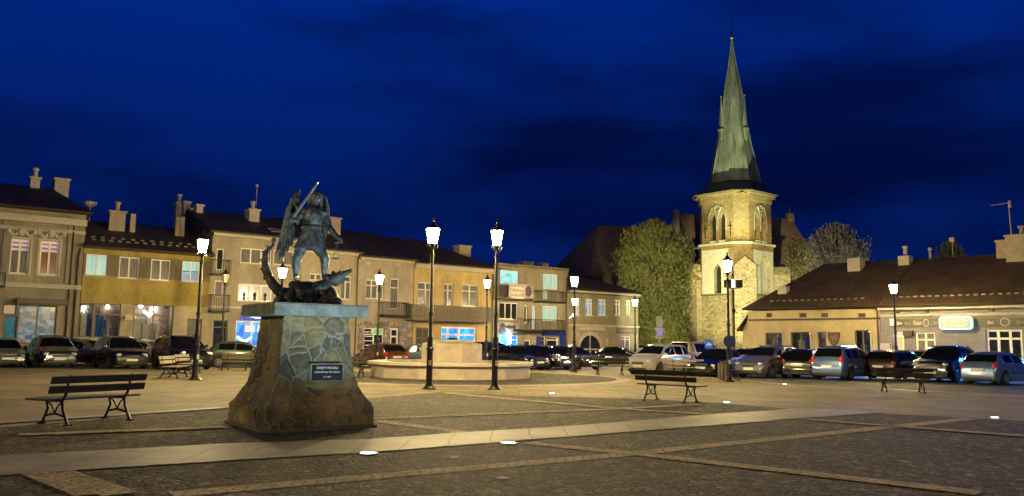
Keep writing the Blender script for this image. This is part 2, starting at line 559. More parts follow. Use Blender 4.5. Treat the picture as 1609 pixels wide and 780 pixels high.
# pavements in front of the two rows of houses
# ================================================================== HOUSES
class Row:
    def __init__(s, P0, az):
        s.P = Vector((P0[0], P0[1], 0)); s.d = Vector((math.sin(R(az)), math.cos(R(az)), 0)); s.n = Vector((-s.d.y, s.d.x, 0))
        if s.n.y < 0: s.n = -s.n
        s.rz = math.atan2(s.d.y, s.d.x)
    def hit(s, px, py, inset=0.0):
        r = ray(px, py); P = s.P + s.n * inset
        t = (P.x * s.n.x + P.y * s.n.y) / (r.x * s.n.x + r.y * s.n.y)
        h = Vector((r.x * t, r.y * t, CAMH + r.z * t))
        return (h - P).dot(s.d), h.z
LEFT = Row(at(120, 48), 54)
RIGHT = Row(at(1176, 60), 137)

M_WHITE = mat('white_frame', (0.72, 0.70, 0.64), 0.45, var=0.06)
M_DARKFR = mat('dark_frame', (0.10, 0.08, 0.06), 0.5, var=0.1)
M_PANE = mat('dark_pane', (0.018, 0.020, 0.024), 0.06, var=0.5, vs=1.5, spec=0.9)
M_CURT = mat('curtain_pane', (0.16, 0.15, 0.14), 0.12, var=0.4, vs=5, stretch=(3, 1, 0.3), spec=0.8)
M_RED = mat('red_curtain_pane', (0.16, 0.03, 0.015), 0.2, var=0.2, vs=5)
M_SILL = mat('stone_trim', (0.42, 0.38, 0.30), 0.7, var=0.12, vs=5, bump=0.15)
M_PIPE = mat('drainpipe_brown', (0.06, 0.04, 0.03), 0.4, metal=0.3)
M_IRON = mat('black_iron', (0.02, 0.019, 0.018), 0.4, metal=0.6, var=0.2)
M_BRICK = mat('chimney_plaster', (0.34, 0.28, 0.2), 0.85, var=0.2, vs=3, bump=0.3)
M_CHW = mat('chimney_white', (0.42, 0.37, 0.30), 0.8, var=0.15, vs=3, bump=0.2)
M_LCY = lit('lit_cyan_room', [(0.25, 0.75, 0.85), (0.45, 0.9, 0.95), (0.12, 0.5, 0.7)], 0.9, 1.6, (1, 1, 2))
M_LCY2 = lit('lit_pale_curtain', [(0.42, 0.72, 0.66), (0.55, 0.82, 0.74), (0.34, 0.6, 0.56)], 0.62, 5, (2, 1, .3))
M_LBLUE = lit('lit_blue_shop', [(0.0, 0.16, 0.85), (0.02, 0.4, 0.95), (0.01, 0.1, 0.5), (0.1, 0.55, 1.0)], 1.25, 2.2)
M_LTV = lit('lit_bluish_blind', [(0.30, 0.45, 0.60), (0.42, 0.58, 0.75), (0.8, 0.85, 0.9)], 0.5, 2.5)
M_POST = lit('lit_poster_collage', [(0.08, 0.22, 0.3), (0.55, 0.38, 0.22), (0.65, 0.58, 0.5), (0.05, 0.12, 0.3), (0.4, 0.2, 0.12), (0.1, 0.4, 0.55), (0.7, 0.66, 0.6)], 0.42, 3.4, (1, 1, 1.5))
M_POST2 = lit('lit_poster_cream', [(0.6, 0.42, 0.22), (0.7, 0.52, 0.3)], 0.5, 3)
M_POST3 = lit('lit_poster_teal', [(0.02, 0.12, 0.14), (0.06, 0.3, 0.34), (0.02, 0.08, 0.1)], 0.45, 2.5)
M_ROOMW = mat('shop_back_wall', (0.30, 0.26, 0.2), 0.8, var=0.5, vs=1.6)
M_BULB = emis('shop_bulb', (1.0, 0.9, 0.72), 26)
M_GLASS = glass('shop_glass')

class House:
    def __init__(s, row, name, label, pxl, pxr, depth=9.0, cat='house', group=None, step=0.0):
        yl, yr = 541 + .014 * (pxl - 804), 541 + .014 * (pxr - 804)
        s.row = row; s.step = step
        s.x0 = row.hit(pxl, yl, step)[0]; s.L = row.hit(pxr, yr, step)[0] - s.x0
        o = row.P + row.n * step + row.d * s.x0
        s.o = empty(name, (o.x, o.y, 0), row.rz, label, cat, group)
        s.D = depth; s.op = []
    def loc(s, px, py, inset=0.0):
        x, z = s.row.hit(px, py, inset + s.step)
        return x - s.x0, z
    def rect(s, x0, x1, y0, y1, inset=0.0):
        ym, xm = (y0 + y1) / 2, (x0 + x1) / 2
        return s.loc(x0, ym, inset)[0], s.loc(x1, ym, inset)[0], s.loc(xm, y1, inset)[1], s.loc(xm, y0, inset)[1]
    def wall(s, zones, top, rear=True, rec=0.22):
        """zones: (z_upper, material, part name) from the ground up; openings become real holes with reveals"""
        z0 = -0.3
        xs0 = {0.0, s.L}; 
        for o in s.op: xs0 |= {max(0, o[0]), min(s.L, o[1])}
        for zi, (zt, m, nm) in enumerate(zones):
            zt = min(zt, top)
            xs = sorted(xs0)
            zs = {z0, zt}
            for o in s.op:
                for q in (o[2], o[3]):
                    if z0 < q < zt: zs.add(q)
            zs = sorted(zs)
            b = MB()
            for i in range(len(xs) - 1):
                for j in range(len(zs) - 1):
                    cx, cz = (xs[i] + xs[i + 1]) / 2, (zs[j] + zs[j + 1]) / 2
                    if any(o[0] < cx < o[1] and o[2] < cz < o[3] for o in s.op): continue
                    b.quad((xs[i], 0, zs[j]), (xs[i + 1], 0, zs[j]), (xs[i + 1], 0, zs[j + 1]), (xs[i], 0, zs[j + 1]))
            for o in s.op:
                if z0 <= (o[2] + o[3]) / 2 < zt:
                    a, c, lo, hi = o[:4]
                    b.quad((a, 0, lo), (a, rec, lo), (a, rec, hi), (a, 0, hi)); b.quad((c, 0, lo), (c, rec, lo), (c, rec, hi), (c, 0, hi))
                    b.quad((a, 0, lo), (c, 0, lo), (c, rec, lo), (a, rec, lo)); b.quad((a, 0, hi), (c, 0, hi), (c, rec, hi), (a, rec, hi))
            b.quad((0, 0, z0), (0, s.D, z0), (0, s.D, zt), (0, 0, zt)); b.quad((s.L, 0, z0), (s.L, s.D, z0), (s.L, s.D, zt), (s.L, 0, zt))
            b.quad((0, s.D, z0), (s.L, s.D, z0), (s.L, s.D, zt), (0, s.D, zt))
            b.build(nm, m, s.o)
            z0 = zt
        s.top = top
    def window(s, x0, x1, y0, y1, cols=2, transom=0.0, pane=None, frame=None, sill=True, name='window', trim=None, panes=None, fw=0.07):
        a, c, lo, hi = s.rect(x0, x1, y0, y1)
        s.op.append((a, c, lo, hi))
        fm = frame or M_WHITE
        b = MB(); ya, yb = 0.10, 0.17
        b.box(a, c, ya, yb, lo, lo + fw); b.box(a, c, ya, yb, hi - fw, hi)
        b.box(a, a + fw, ya, yb, lo + fw, hi - fw); b.box(c - fw, c, ya, yb, lo + fw, hi - fw)
        for k in range(1, cols):
            xx = a + (c - a) * k / cols
            b.box(xx - fw * .6, xx + fw * .6, ya + .004, yb - .004, lo + fw, hi - fw)
        if transom:
            zz = hi - (hi - lo) * transom
            b.box(a + fw, c - fw, ya + .008, yb - .008, zz - fw * .5, zz + fw * .5)
        wf = b.build(name, fm, s.o)
        if panes is None:
            b = MB(); b.box(a + .01, c - .01, 0.15, 0.16, lo + .01, hi - .01)
            b.build('pane', pane or M_PANE, wf)
        else:
            for (u0, u1, v0, v1, pm) in panes:
                b = MB(); b.box(a + (c - a) * u0 + .01, a + (c - a) * u1 - .01, 0.15, 0.16, lo + (hi - lo) * v0 + .01, lo + (hi - lo) * v1 - .01)
                b.build('pane', pm, wf)
        if sill:
            b = MB(); b.box(a - .1, c + .1, -.12, .1, lo - .07, lo - .002); b.build('sill', trim or M_SILL, wf)
        if trim:
            b = MB(); t = .13
            b.box(a - t, a - .003, -.035, .0 - .002, lo, hi + t); b.box(c + .003, c + t, -.035, -.002, lo, hi + t); b.box(a - .003, c + .003, -.035, -.002, hi + .003, hi + t)
            b.build('window_surround', trim, wf)
        return a, c, lo, hi, wf
    def room(s, a, c, lo, hi, bulbs=(), items=(), deep=1.6, wallm=None):
        """a shop front one can look into: walls of the room, glass, bulbs, goods"""
        b = MB(); z0, z1 = lo - .02, hi + .1; wm = wallm or M_ROOMW
        a2, c2 = a - .05, c + .05
        b.quad((a2, deep, z0), (c2, deep, z0), (c2, deep, z1), (a2, deep, z1)); b.quad((a2, .23, z0), (a2, deep, z0), (a2, deep, z1), (a2, .23, z1))
        b.quad((c2, .23, z0), (c2, deep, z0), (c2, deep, z1), (c2, .23, z1)); b.quad((a2, .23, z1), (c2, .23, z1), (c2, deep, z1), (a2, deep, z1))
        b.quad((a2, .23, z0), (c2, .23, z0), (c2, deep, z0), (a2, deep, z0))
        b.build('shop_interior', wm, s.o)
        for (u, v, y, r) in bulbs:
            b = MB(); b.ball((a + (c - a) * u, y, lo + (hi - lo) * v), r, 8, 6); b.build('ceiling_lamp', M_BULB, s.o)
        for (u, wd, h, y, m, kind) in items:
            x = a + (c - a) * u; b = MB()
            if kind == 'box':
                b.box(x - wd / 2, x + wd / 2, y, y + .25, lo, lo + h); b.build('display_stand', m, s.o)
            elif kind == 'panel':
                b.box(x - wd / 2, x + wd / 2, y, y + .03, lo + .1, lo + h); b.build('display_panel', m, s.o)
            else:
                b.lathe([(wd * .25, lo), (wd * .3, lo + h * .35), (wd * .5, lo + h * .55), (wd * .42, lo + h * .7), (wd * .55, lo + h * .82), (wd * .14, lo + h * .87), (wd * .2, lo + h * .94), (wd * .12, lo + h)], 10, (x, y + .2))
                b.build('mannequin', m, s.o, smooth=True)
    def roof(s, ze, zr, dr, m, over=0.45, hipL=0.0, hipR=0.0, side=0.12, gable=None, xl=None, xr=None, thick=0.16):
        xl = -side if xl is None else xl; xr = s.L + side if xr is None else xr
        D = 2 * dr
        b = MB()
        A, B_, C, D_ = (xl, -over, ze), (xr, -over, ze), (xr, D + over, ze), (xl, D + over, ze)
        E, Fv = (xl + hipL, dr, zr), (xr - hipR, dr, zr)
        t = thick
        lo = [(p[0], p[1], p[2] - t) for p in (A, B_, C, D_)]
        b.add([A, B_, C, D_, E, Fv] + lo, [(0, 1, 5, 4), (2, 3, 4, 5), (0, 4, 3), (1, 2, 5), (6, 9, 8, 7), (0, 6, 7, 1), (1, 7, 8, 2), (2, 8, 9, 3), (3, 9, 6, 0)])
        r = b.build('roof', m, s.o)
        b = MB(); b.tube([(xl, -over - .07, ze - .09), (xr, -over - .07, ze - .09)], .08, 8)
        b.build('gutter', M_PIPE, r)
        if not hipL or not hipR:
            b = MB()
            for xx, hp in ((0.0, hipL), (s.L, hipR)):
                if not hp:
                    b.add([(xx, 0, s.top - .01), (xx, D, s.top - .01), (xx, dr, zr - .12)], [(0, 1, 2)])
            b.build('gable_wall', gable or M_BRICK, s.o)
        s.rf = r; s.ze = ze; s.zr = zr; s.dr = dr; s.over = over
        return r
    def chimney(s, x0, x1, yt, yb, inset, m=None, dy=0.7, cap=True, pots=0, parent=None):
        a, c, lo, hi = s.rect(x0, x1, yt, yb, inset)
        b = MB(); b.box(a, c, inset, inset + dy, lo - 1.2, hi)
        ch = b.build('chimney', m or M_BRICK, parent or s.rf)
        b = MB()
        if cap:
            b.box(a - .08, c + .08, inset - .08, inset + dy + .08, hi + .002, hi + .12)
        for k in range(pots):
            b.lathe([(.14, hi + .12), (.12, hi + .55), (.2, hi + .6), (.2, hi + .72)], 8, (a + (c - a) * (k + 1) / (pots + 1), inset + dy / 2))
        if cap or pots:
            c_ = b.build('chimney_cap', M_BRICK if m is not M_CHW else M_SILL, s.o)
        return hi
    def band(s, x0, x1, yt, yb, m, name='cornice', proud=0.12, full=True):
        a, c, lo, hi = s.rect(x0, x1, yt, yb)
        if full: a, c = -0.02, s.L + .02
        b = MB(); b.box(a, c, -proud, -.003, lo, hi)
        if (hi - lo) > .15:
            b.box(a, c, -proud - .08, -proud - .003, hi - (hi - lo) * .35, hi)
        return b.build(name, m, s.o)
    def balcony(s, x0, x1, yt, yb, depth=1.0, m=None, boards=False, name='balcony', n=None):
        a, c, lo, hi = s.rect(x0, x1, yt, yb, -depth)
        b = MB()
        for zz in (hi,) if not boards else (hi, lo + .25):
            b.box(a, c, -depth, -depth + .05, zz - .05, zz); b.box(a, a + .05, -depth + .05, -.004, zz - .05, zz); b.box(c - .05, c, -depth + .05, -.004, zz - .05, zz)
        rails = b
        b = MB(); b.box(a, c, -depth, -.004, lo - .12, lo - .001)
        slab = b.build(name, m or M_IRON, s.o)
        b = rails; n = n or int((c - a) / (.16 if boards else .14))
        wd = .1 if boards else .022
        for k in range(n + 1):
            x = a + (c - a) * k / n
            b.box(x - wd / 2, x + wd / 2, -depth - .02, -depth + .0 - .002, lo, hi - (.051 if not boards else 0))
        for k in range(1, 5):
            y = -depth + depth * k / 5
            b.box(a, a + .02, y, y + wd, lo, hi - .051); b.box(c - .02, c, y, y + wd, lo, hi - .051)
        b.build('railing', m or M_IRON, slab)
        return a, c, lo, hi
    def pipe(s, px, yt, yb=None, xoff=0.0):
        a = s.loc(px, yt)[0] + xoff; zt = s.loc(px, yt)[1]
        b = MB(); b.tube([(a, -.45, zt), (a, -.1, zt - .35), (a, -.1, 0)], .055, 6)
        return b.build('drainpipe', M_PIPE, s.o, smooth=True)

def plaster(name, c, var=0.16, stain=True):
    return wallmat(name, (c[0] * 1.2, c[1] * 1.19, c[2] * 1.2))
M_ROOFD = roofmat('roof_dark_sheet', (.062, .048, .032), (.045, .035, .024), .62, 60, True)
M_ROOFB = roofmat('roof_brown_tiles', (.11, .072, .04), (.08, .052, .03), .30, .33)

M_GUARD = mat('snow_guard_tin', (.11, .085, .06), .6, var=.3)
def snow_guards(h, x0, x1, n, y, m=None):
    k = (y + h.over) / (h.dr + h.over); zz = h.ze + (h.zr - h.ze) * k
    b = MB(); b.box(-.12, .12, 0, .04, .005, .10); o = b.build('snow_guard', m or M_GUARD, h.rf)
    for i in range(n):
        q = o if i == 0 else o.copy()
        if i: COL.objects.link(q)
        q.location = (x0 + (x1 - x0) * (i + .5) / n, y, zz)

# ---- house 1: two storeys, tall stuccoed windows, far left
h1 = House(LEFT, 'stuccoed_house', 'tall grey-green stuccoed house at the far left with ornate window crowns', -120, 121, 11)
P1 = plaster('plaster_olive_grey', (0.235, 0.215, 0.155))
cur = [(0, .5, 0, .70, M_CURT), (.5, 1, 0, .70, M_CURT), (0, .5, .72, 1, None), (.5, 1, .72, 1, None)]
M_STRIPE = None
def stripes():
    m = bpy.data.materials.new('striped_blind'); m.use_nodes = True; t = m.node_tree; p = t.nodes['Principled BSDF']
    c = t.nodes.new('ShaderNodeTexCoord'); sp = t.nodes.new('ShaderNodeSeparateXYZ'); t.links.new(c.outputs['Generated'], sp.inputs[0])
    r = t.nodes.new('ShaderNodeValToRGB'); r.color_ramp.interpolation = 'CONSTANT'
    cols = [(0.35, .5, .75), (0.4, .03, .04), (0.35, .5, .75), (0.45, .03, .05), (.5, .6, .8)]
    r.color_ramp.elements[0].color = (*cols[0], 1); r.color_ramp.elements[1].position = .82; r.color_ramp.elements[1].color = (*cols[4], 1)
    for q, cc in ((.12, cols[1]), (.34, cols[2]), (.62, cols[3])):
        e = r.color_ramp.elements.new(q); e.color = (*cc, 1)
    t.links.new(sp.outputs['Z'], r.inputs[0]); t.links.new(r.outputs[0], p.inputs['Base Color']); t.links.new(r.outputs[0], p.inputs['Emission Color'])
    p.inputs['Emission Strength'].default_value = .45; p.inputs['Roughness'].default_value = .4
    return m
M_STRIPE = stripes()
for x0, x1, y0, y1, cm in ((15, 46, 376, 431, M_CURT), (62, 92, 379, 433, M_RED), (-64, -30, 372, 428, M_CURT)):
    a, c, lo, hi, wf = h1.window(x0, x1, y0, y1, 2, .3, fw=.09, trim=M_SILL,
        panes=[(.03, .49, .02, .68, cm), (.51, .97, .02, .68, cm), (.03, .97, .71, .98, M_STRIPE)])
    # stucco crown: swags and a central knob
    b = MB(); xc = (a + c) / 2; wdt = (c - a)
    b.box(a - .35, c + .35, -.2, -.003, hi + .62, hi + .74)
    for sg in (-1, 1):
        for k in range(7):
            u = k / 6
            b.ball((xc + sg * (wdt * .18 + wdt * .42 * u), -.06, hi + .42 - .2 * math.sin(u * math.pi)), .10, 6, 4)
        b.ball((xc + sg * wdt * .68, -.07, hi + .45), .16, 8, 5)
    b.ball((xc, -.08, hi + .42), .2, 8, 6, (1, .7, 1.2))
    b.build('window_crown', M_SILL, h1.o, smooth=True)
    b = MB(); b.box(a - .12, c + .12, -.05, -.003, lo - .75, lo - .12); b.build('apron_panel', P1, h1.o)
# shop front
a, c, lo, hi, wf = h1.window(27, 88, 480, 541, 2, 0, M_POST, M_DARKFR, sill=False, name='shop_window')
h1.window(4, 26, 478, 495, 1, 0, M_POST2, M_DARKFR, sill=False, name='shop_window')
h1.window(4, 25, 497, 562, 1, 0, M_POST3, M_DARKFR, sill=False, name='shop_door')
a, c, lo, hi = h1.rect(26, 104, 470, 478)
b = MB(); b.box(a, c, -.55, -.003, lo, hi)
for k in range(24):
    x = a + (c - a) * k / 23; b.box(x - .02, x + .02, -.58, -.552, lo - .08, hi)
b.build('awning_box', M_DARKFR, h1.o)
zt = h1.loc(60, 330)[1]
h1.wall([(h1.loc(60, 452)[1], P1, 'ground_floor_wall'), (99, P1, 'wall')], zt)
h1.band(10, 118, 341, 351, M_SILL, 'cornice', .4)
h1.band(10, 100, 358, 363, M_SILL, 'string_course', .12)
h1.band(10, 105, 446, 453, M_SILL, 'string_course', .22)
for q0, q1 in ((3, 16), (105, 112)):
    a, c, lo, hi = h1.rect(q0, q1, 352, 446)
    b = MB(); b.box(a, c, -.10, -.003, lo, hi); b.box(a - .06, c + .06, -.16, -.003, hi - .02, hi + .45); b.build('pilaster', P1, h1.o)
for q in (38, 84):
    a, c, lo, hi = h1.rect(q - 4, q + 4, 346.5 + q * .04, 351 + q * .04)
h1.balcony(-60, 9, 427, 447, 1.0)
h1.roof(h1.loc(60, 327)[1], h1.loc(60, 294, 5.5)[1], 5.5, M_ROOFD, over=.55, side=.25, gable=P1, hipR=1.6)
h1.chimney(48, 63, 281, 296, 5.0, M_CHW, .6, pots=1)
h1.chimney(86, 109, 283, 300, 5.6, M_CHW, 1.5)
b = MB(); p = h1.loc(85, 262, 5.5); b.tube([(p[0], 5.5, h1.zr - .3), (p[0], 5.5, p[1])], .02, 5); b.tube([(p[0] - .25, 5.5, p[1] - .1), (p[0] + .25, 5.5, p[1] - .1)], .015, 4)
b.build('antenna', M_IRON, h1.o)
h1.pipe(117, 345)

# ---- house 2: yellow
h2 = House(LEFT, 'yellow_shop_house', 'mustard yellow two-storey house left of the tall lamp, two lit shop windows below', 122, 325, 9)
P2 = wallmat('plaster_mustard', (0.33, 0.255, 0.075), .45)
P2b = plaster('plaster_grey_band', (0.15, 0.125, 0.085)); P2c = plaster('plaster_beige', (0.34, 0.29, 0.2))
ws = [(135, 169, 400, 433, M_LCY2, 2), (187, 219, 404, 438, M_CURT, 2), (237, 268, 408, 441, M_CURT, 2), (286, 314, 411, 443, None, 2)]
for x0, x1, y0, y1, pm, n in ws:
    if pm is None:
        h2.window(x0, x1, y0, y1, n, 0, panes=[(0, 1, .52, 1, M_LCY2), (0, 1, 0, .5, M_LTV)])
    else:
        h2.window(x0, x1, y0, y1, n, 0, pm)
m_blue = mat('blue_cloth', (0.02, 0.09, 0.32), 0.8, var=.2); m_pale = mat('pale_card', (0.5, 0.42, 0.3), 0.7, var=.15); m_pink = mat('rose_poster', (0.34, 0.22, 0.17), 0.7, var=.5, vs=4)
a, c, lo, hi, wf = h2.window(124, 189, 477, 531, 1, 0, M_GLASS, M_DARKFR, sill=False, name='shop_window', panes=[(0, .36, 0, 1, M_GLASS), (.36, 1, 0, .62, M_GLASS), (.36, 1, .62, 1, M_GLASS)])
b = MB(); x = a + (c - a) * .36; b.box(x - .09, x + .09, .05, .2, lo, hi); b.box(x, c, .06, .2, lo + (hi - lo) * .66, lo + (hi - lo) * .66 + .1); b.build('glazing_bar', M_DARKFR, wf)
h2.room(a, c, lo, hi, [(.74, .93, 1.0, .11)], [(.10, .8, 2.1, .5, m_blue, 'panel'), (.14, .3, 1.4, .42, m_pale, 'panel'), (.5, .5, 1.5, .6, m_blue, 'mannequin'), (.62, .45, 1.3, .7, m_blue, 'mannequin'), (.78, 1.0, 1.9, 1.1, m_pink, 'panel'), (.8, .4, 1.1, .8, m_pale, 'mannequin')])
a, c, lo, hi, wf = h2.window(209, 272, 479, 535, 2, .3, M_GLASS, M_DARKFR, sill=False, name='shop_window')
h2.room(a, c, lo, hi, [(.25, .97, 1.0, .12), (.62, .9, 1.1, .14), (.34, .80, .8, .09), (.40, .75, .8, .09), (.46, .72, .8, .1), (.52, .76, .8, .09)],
        [(.2, .7, 1.3, .7, m_pale, 'panel'), (.12, .4, 1.5, .9, m_pale, 'mannequin'), (.36, .35, 1.0, .5, m_pale, 'box'), (.78, 1.5, 2.6, 1.2, m_pink, 'panel'), (.68, .4, 1.3, .6, m_pale, 'mannequin')])
h2.window(293, 316, 501, 560, 1, .3, M_CURT, M_DARKFR, sill=False, name='house_door')
zt = h2.loc(220, 395)[1]
h2.wall([(h2.loc(220, 479)[1], P2c, 'ground_floor_wall'), (h2.loc(220, 437)[1], P2, 'yellow_wall'), (h2.loc(220, 404)[1], P2b, 'grey_wall_band'), (99, P2, 'upper_wall')], zt)
b = MB()
a, c, lo, hi = h2.rect(192, 204, 495, 503)
b.box(a, c, -.9, -.75, lo, hi); b.box(a + .05, c - .05, -.75, -.003, (lo + hi) / 2 - .02, (lo + hi) / 2 + .02); b.build('hanging_sign', m_pale, h2.o)
h2.roof(h2.loc(220, 392)[1], h2.loc(220, 354, 5)[1], 5, M_ROOFD, over=.5, side=.05)
snow_guards(h2, .3, h2.L - .3, 14, .5); snow_guards(h2, .3, h2.L - .3, 12, 1.1)
h2.chimney(172, 197, 334, 364, 3.0, M_BRICK, .6, pots=1)
h2.chimney(205, 213, 336, 366, 3.0, M_BRICK, .4, cap=False)
h2.chimney(276, 283, 341, 371, 3.0, M_BRICK, .4, cap=False); h2.chimney(284, 290, 341, 371, 3.0, M_BRICK, .4, cap=False)
b = MB(); p = h2.loc(142, 325, 5); b.tube([(p[0], 5, h2.zr - .3), (p[0], 5, p[1])], .03, 5); b.lathe([(.02, p[1] - .1), (.35, p[1] + .1), (.42, p[1] + .3)], 10, (p[0], 5), cap=False)
b.build('satellite_dish', M_CHW, h2.o)
h2.pipe(124, 392)

# ---- house 3: three storeys
h3 = House(LEFT, 'three_storey_grey_house', 'beige-grey three-storey house with small iron balconies, behind the angel statue', 325, 470, 11)
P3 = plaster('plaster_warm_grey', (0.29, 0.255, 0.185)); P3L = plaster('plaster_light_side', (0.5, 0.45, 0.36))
h3.window(340, 352, 391, 425, 1, .0, M_PANE, M_WHITE, sill=False, name='balcony_door')
h3.window(378, 427, 391, 415, 3, 0, M_CURT)
h3.window(430, 462, 394, 417, 2, 0, M_CURT)
h3.window(337, 351, 441, 467, 1, 0, M_CURT, M_WHITE, sill=False, name='balcony_door')
a, c, lo, hi, wf = h3.window(374, 428, 447, 474, 3, 0, lit('lit_net_curtain', [(.5, .46, .38), (.6, .55, .45)], .35, 4, (2, 1, .4)), fw=.12)
for u in (.2, .5, .8):
    b = MB(); b.lathe([(.06, lo + .08), (.1, lo + .25), (.02, lo + .27), (.12, lo + .42), (.03, lo + .6)], 8, (a + (c - a) * u, .06)); b.build('flower_pot', M_PIPE, h3.o, smooth=True)
a, c, lo, hi, wf = h3.window(370, 422, 504, 545, 2, 0, sill=False, name='shop_window', panes=[(0, .49, 0, .98, M_LBLUE), (.51, 1, 0, .98, M_LBLUE)])
b = MB()
for (u0, u1) in ((.28, .58), (.66, .98)):
    b.box(a + (c - a) * u0, a + (c - a) * u1, .05, .09, hi - .75, hi - .3)
b.build('shop_notice', emis('white_lit_notice', (.75, .75, .8), .8), wf)
b = MB()
for k in range(9):
    u = k / 8; b.ball((a + (c - a) * (.1 + .4 * u), .3 - .12, hi - 1.1 - .25 * math.sin(u * 3.14)), .1, 6, 4)
b.build('shop_garland', emis('garland_glow', (.7, .85, 1), 2.5), wf)
sa, sc_, slo, shi = h3.rect(378, 424, 491, 503)
b = MB(); b.box(sa, sc_, -.14, -.003, slo, shi); sg = b.build('shop_sign', mat('deep_blue_sign', (.01, .02, .35), .4, emit=(0, .02, .5), es=.5), h3.o)
b = MB(); b.ball((sa + (sc_ - sa) * .38, -.17, slo + .35), .38, 10, 6, (1.5, .12, .5)); b.ball((sa + (sc_ - sa) * .58, -.17, slo + .22), .25, 10, 6, (1.6, .12, .5))
b.build('sign_emblem', emis('sign_emblem_glow', (.55, .85, 1), 4), sg)
h3.window(334, 357, 503, 560, 1, .2, M_PANE, M_DARKFR, sill=False, name='house_door')
zt = h3.loc(400, 374)[1]
h3.wall([(99, P3, 'wall')], zt)
h3.band(335, 460, 370, 376, M_SILL, 'cornice', .3)
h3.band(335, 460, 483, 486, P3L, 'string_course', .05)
h3.balcony(335, 363, 408, 430, .8); h3.balcony(333, 362, 463, 487, .8)
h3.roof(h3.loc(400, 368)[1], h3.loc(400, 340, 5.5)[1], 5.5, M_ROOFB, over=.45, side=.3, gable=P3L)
snow_guards(h3, 4, h3.L - .5, 7, .5); snow_guards(h3, 4, h3.L - .5, 6, 1.2)
h3.chimney(392, 408, 331, 348, 3.4, M_CHW, 1.0, pots=1)
# the stepped chimney wall on the left gable
for (x0, x1, yt, yb, ins) in ((289, 299, 319, 345, 6.5), (277, 289, 320, 345, 7.2), (309, 319, 324, 344, 4.6), (299, 309, 330, 350, 5.4)):
    h3.chimney(x0, x1, yt, yb, ins, M_CHW, .8, pots=1 if x0 == 277 else 0)
b = MB(); p = h3.loc(404, 292, 5.5); b.tube([(p[0], 5.5, h3.zr - .3), (p[0], 5.5, p[1])], .025, 5); b.ball((p[0], 5.5, p[1]), .12, 6, 4); b.build('antenna', M_CHW, h3.o)

# ---- house 4: lower pinkish house, half behind the statue
h4 = House(LEFT, 'plain_cream_house', 'plain cream two-storey house just right of the statue with white windows', 470, 561, 10)
P4 = plaster('plaster_cream', (0.34, 0.295, 0.21))
h4.window(487, 506, 430, 441, 2, 0, M_CURT); h4.window(535, 552, 434, 471, 2, .25, M_CURT); h4.window(508, 524, 432, 470, 2, .25, M_CURT)
h4.window(505, 550, 520, 562, 3, .25, M_PANE, M_DARKFR, sill=False, name='shop_window')
zt = h4.loc(520, 397)[1]
h4.wall([(99, P4, 'wall')], zt)
h4.band(475, 558, 393, 400, M_SILL, 'cornice', .25)
a, c, lo, hi = h4.rect(503, 512, 404, 408); b = MB(); b.box(a, c, -.02, -.003, lo, hi); b.build('vent_cover', M_CHW, h4.o)
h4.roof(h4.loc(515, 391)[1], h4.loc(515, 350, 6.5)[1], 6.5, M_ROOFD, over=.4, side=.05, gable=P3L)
h4.chimney(516, 535, 344, 385, 3.2, M_BRICK, .9)
h4.pipe(562, 400)

# ---- house 5: grey house with the painted shop
h5 = House(LEFT, 'painted_shop_house', 'grey-beige two-storey house with a mural-painted shop front and a small iron balcony', 561, 647, 10)
P5 = plaster('plaster_rosy_grey', (0.33, 0.285, 0.215))
h5.window(575, 603, 440, 470, 3, .3, M_CURT); h5.window(613, 627, 438, 486, 1, .3, M_CURT, M_WHITE, sill=False, name='balcony_door')
P5m = cellmat('mural_paint', [(0.36, 0.27, 0.23), (0.30, 0.24, 0.22), (0.13, 0.10, 0.12), (0.4, 0.32, 0.27), (0.17, 0.17, 0.25)], 2.6, .8, mortar=(.1, .08, .09), mw=.05, bump=.05, stretch=(1, 1, 1.3))
a, c, lo, hi, wf = h5.window(572, 603, 516, 549, 2, .3, sill=False, name='shop_window', panes=[(0, 1, 0, .68, M_PANE), (0, .38, .7, 1, M_PANE), (.38, 1, .7, 1, lit('lit_green_strip', [(.2, .75, .35), (.4, .7, .1), (.1, .65, .45)], .6, 2))])
b = MB()
for k in range(5): b.box(a + .1, a + (c - a) * .45, .08, .1, lo + .25 + .32 * k, lo + .31 + .32 * k)
b.build('door_bars', M_WHITE, wf)
h5.window(613, 626, 516, 563, 1, .28, M_PANE, M_WHITE, sill=False, name='shop_door', fw=.13)
zt = h5.loc(605, 408)[1]
h5.wall([(h5.loc(605, 506)[1], P5m, 'mural_wall'), (99, P5, 'wall')], zt)
h5.band(565, 645, 406, 411, M_SILL, 'cornice', .22)
for q in (578, 625):
    a, c, lo, hi = h5.rect(q - 4, q + 4, 412 + (q - 578) * .05, 416 + (q - 578) * .05); b = MB(); b.box(a, c, -.03, -.003, lo, hi); b.build('vent_cover', M_CHW, h5.o)
h5.balcony(603, 644, 475, 495, 1.0)
h5.roof(h5.loc(605, 404)[1], h5.loc(605, 368, 6.5)[1], 6.5, M_ROOFD, over=.4, side=.05, gable=P3L)

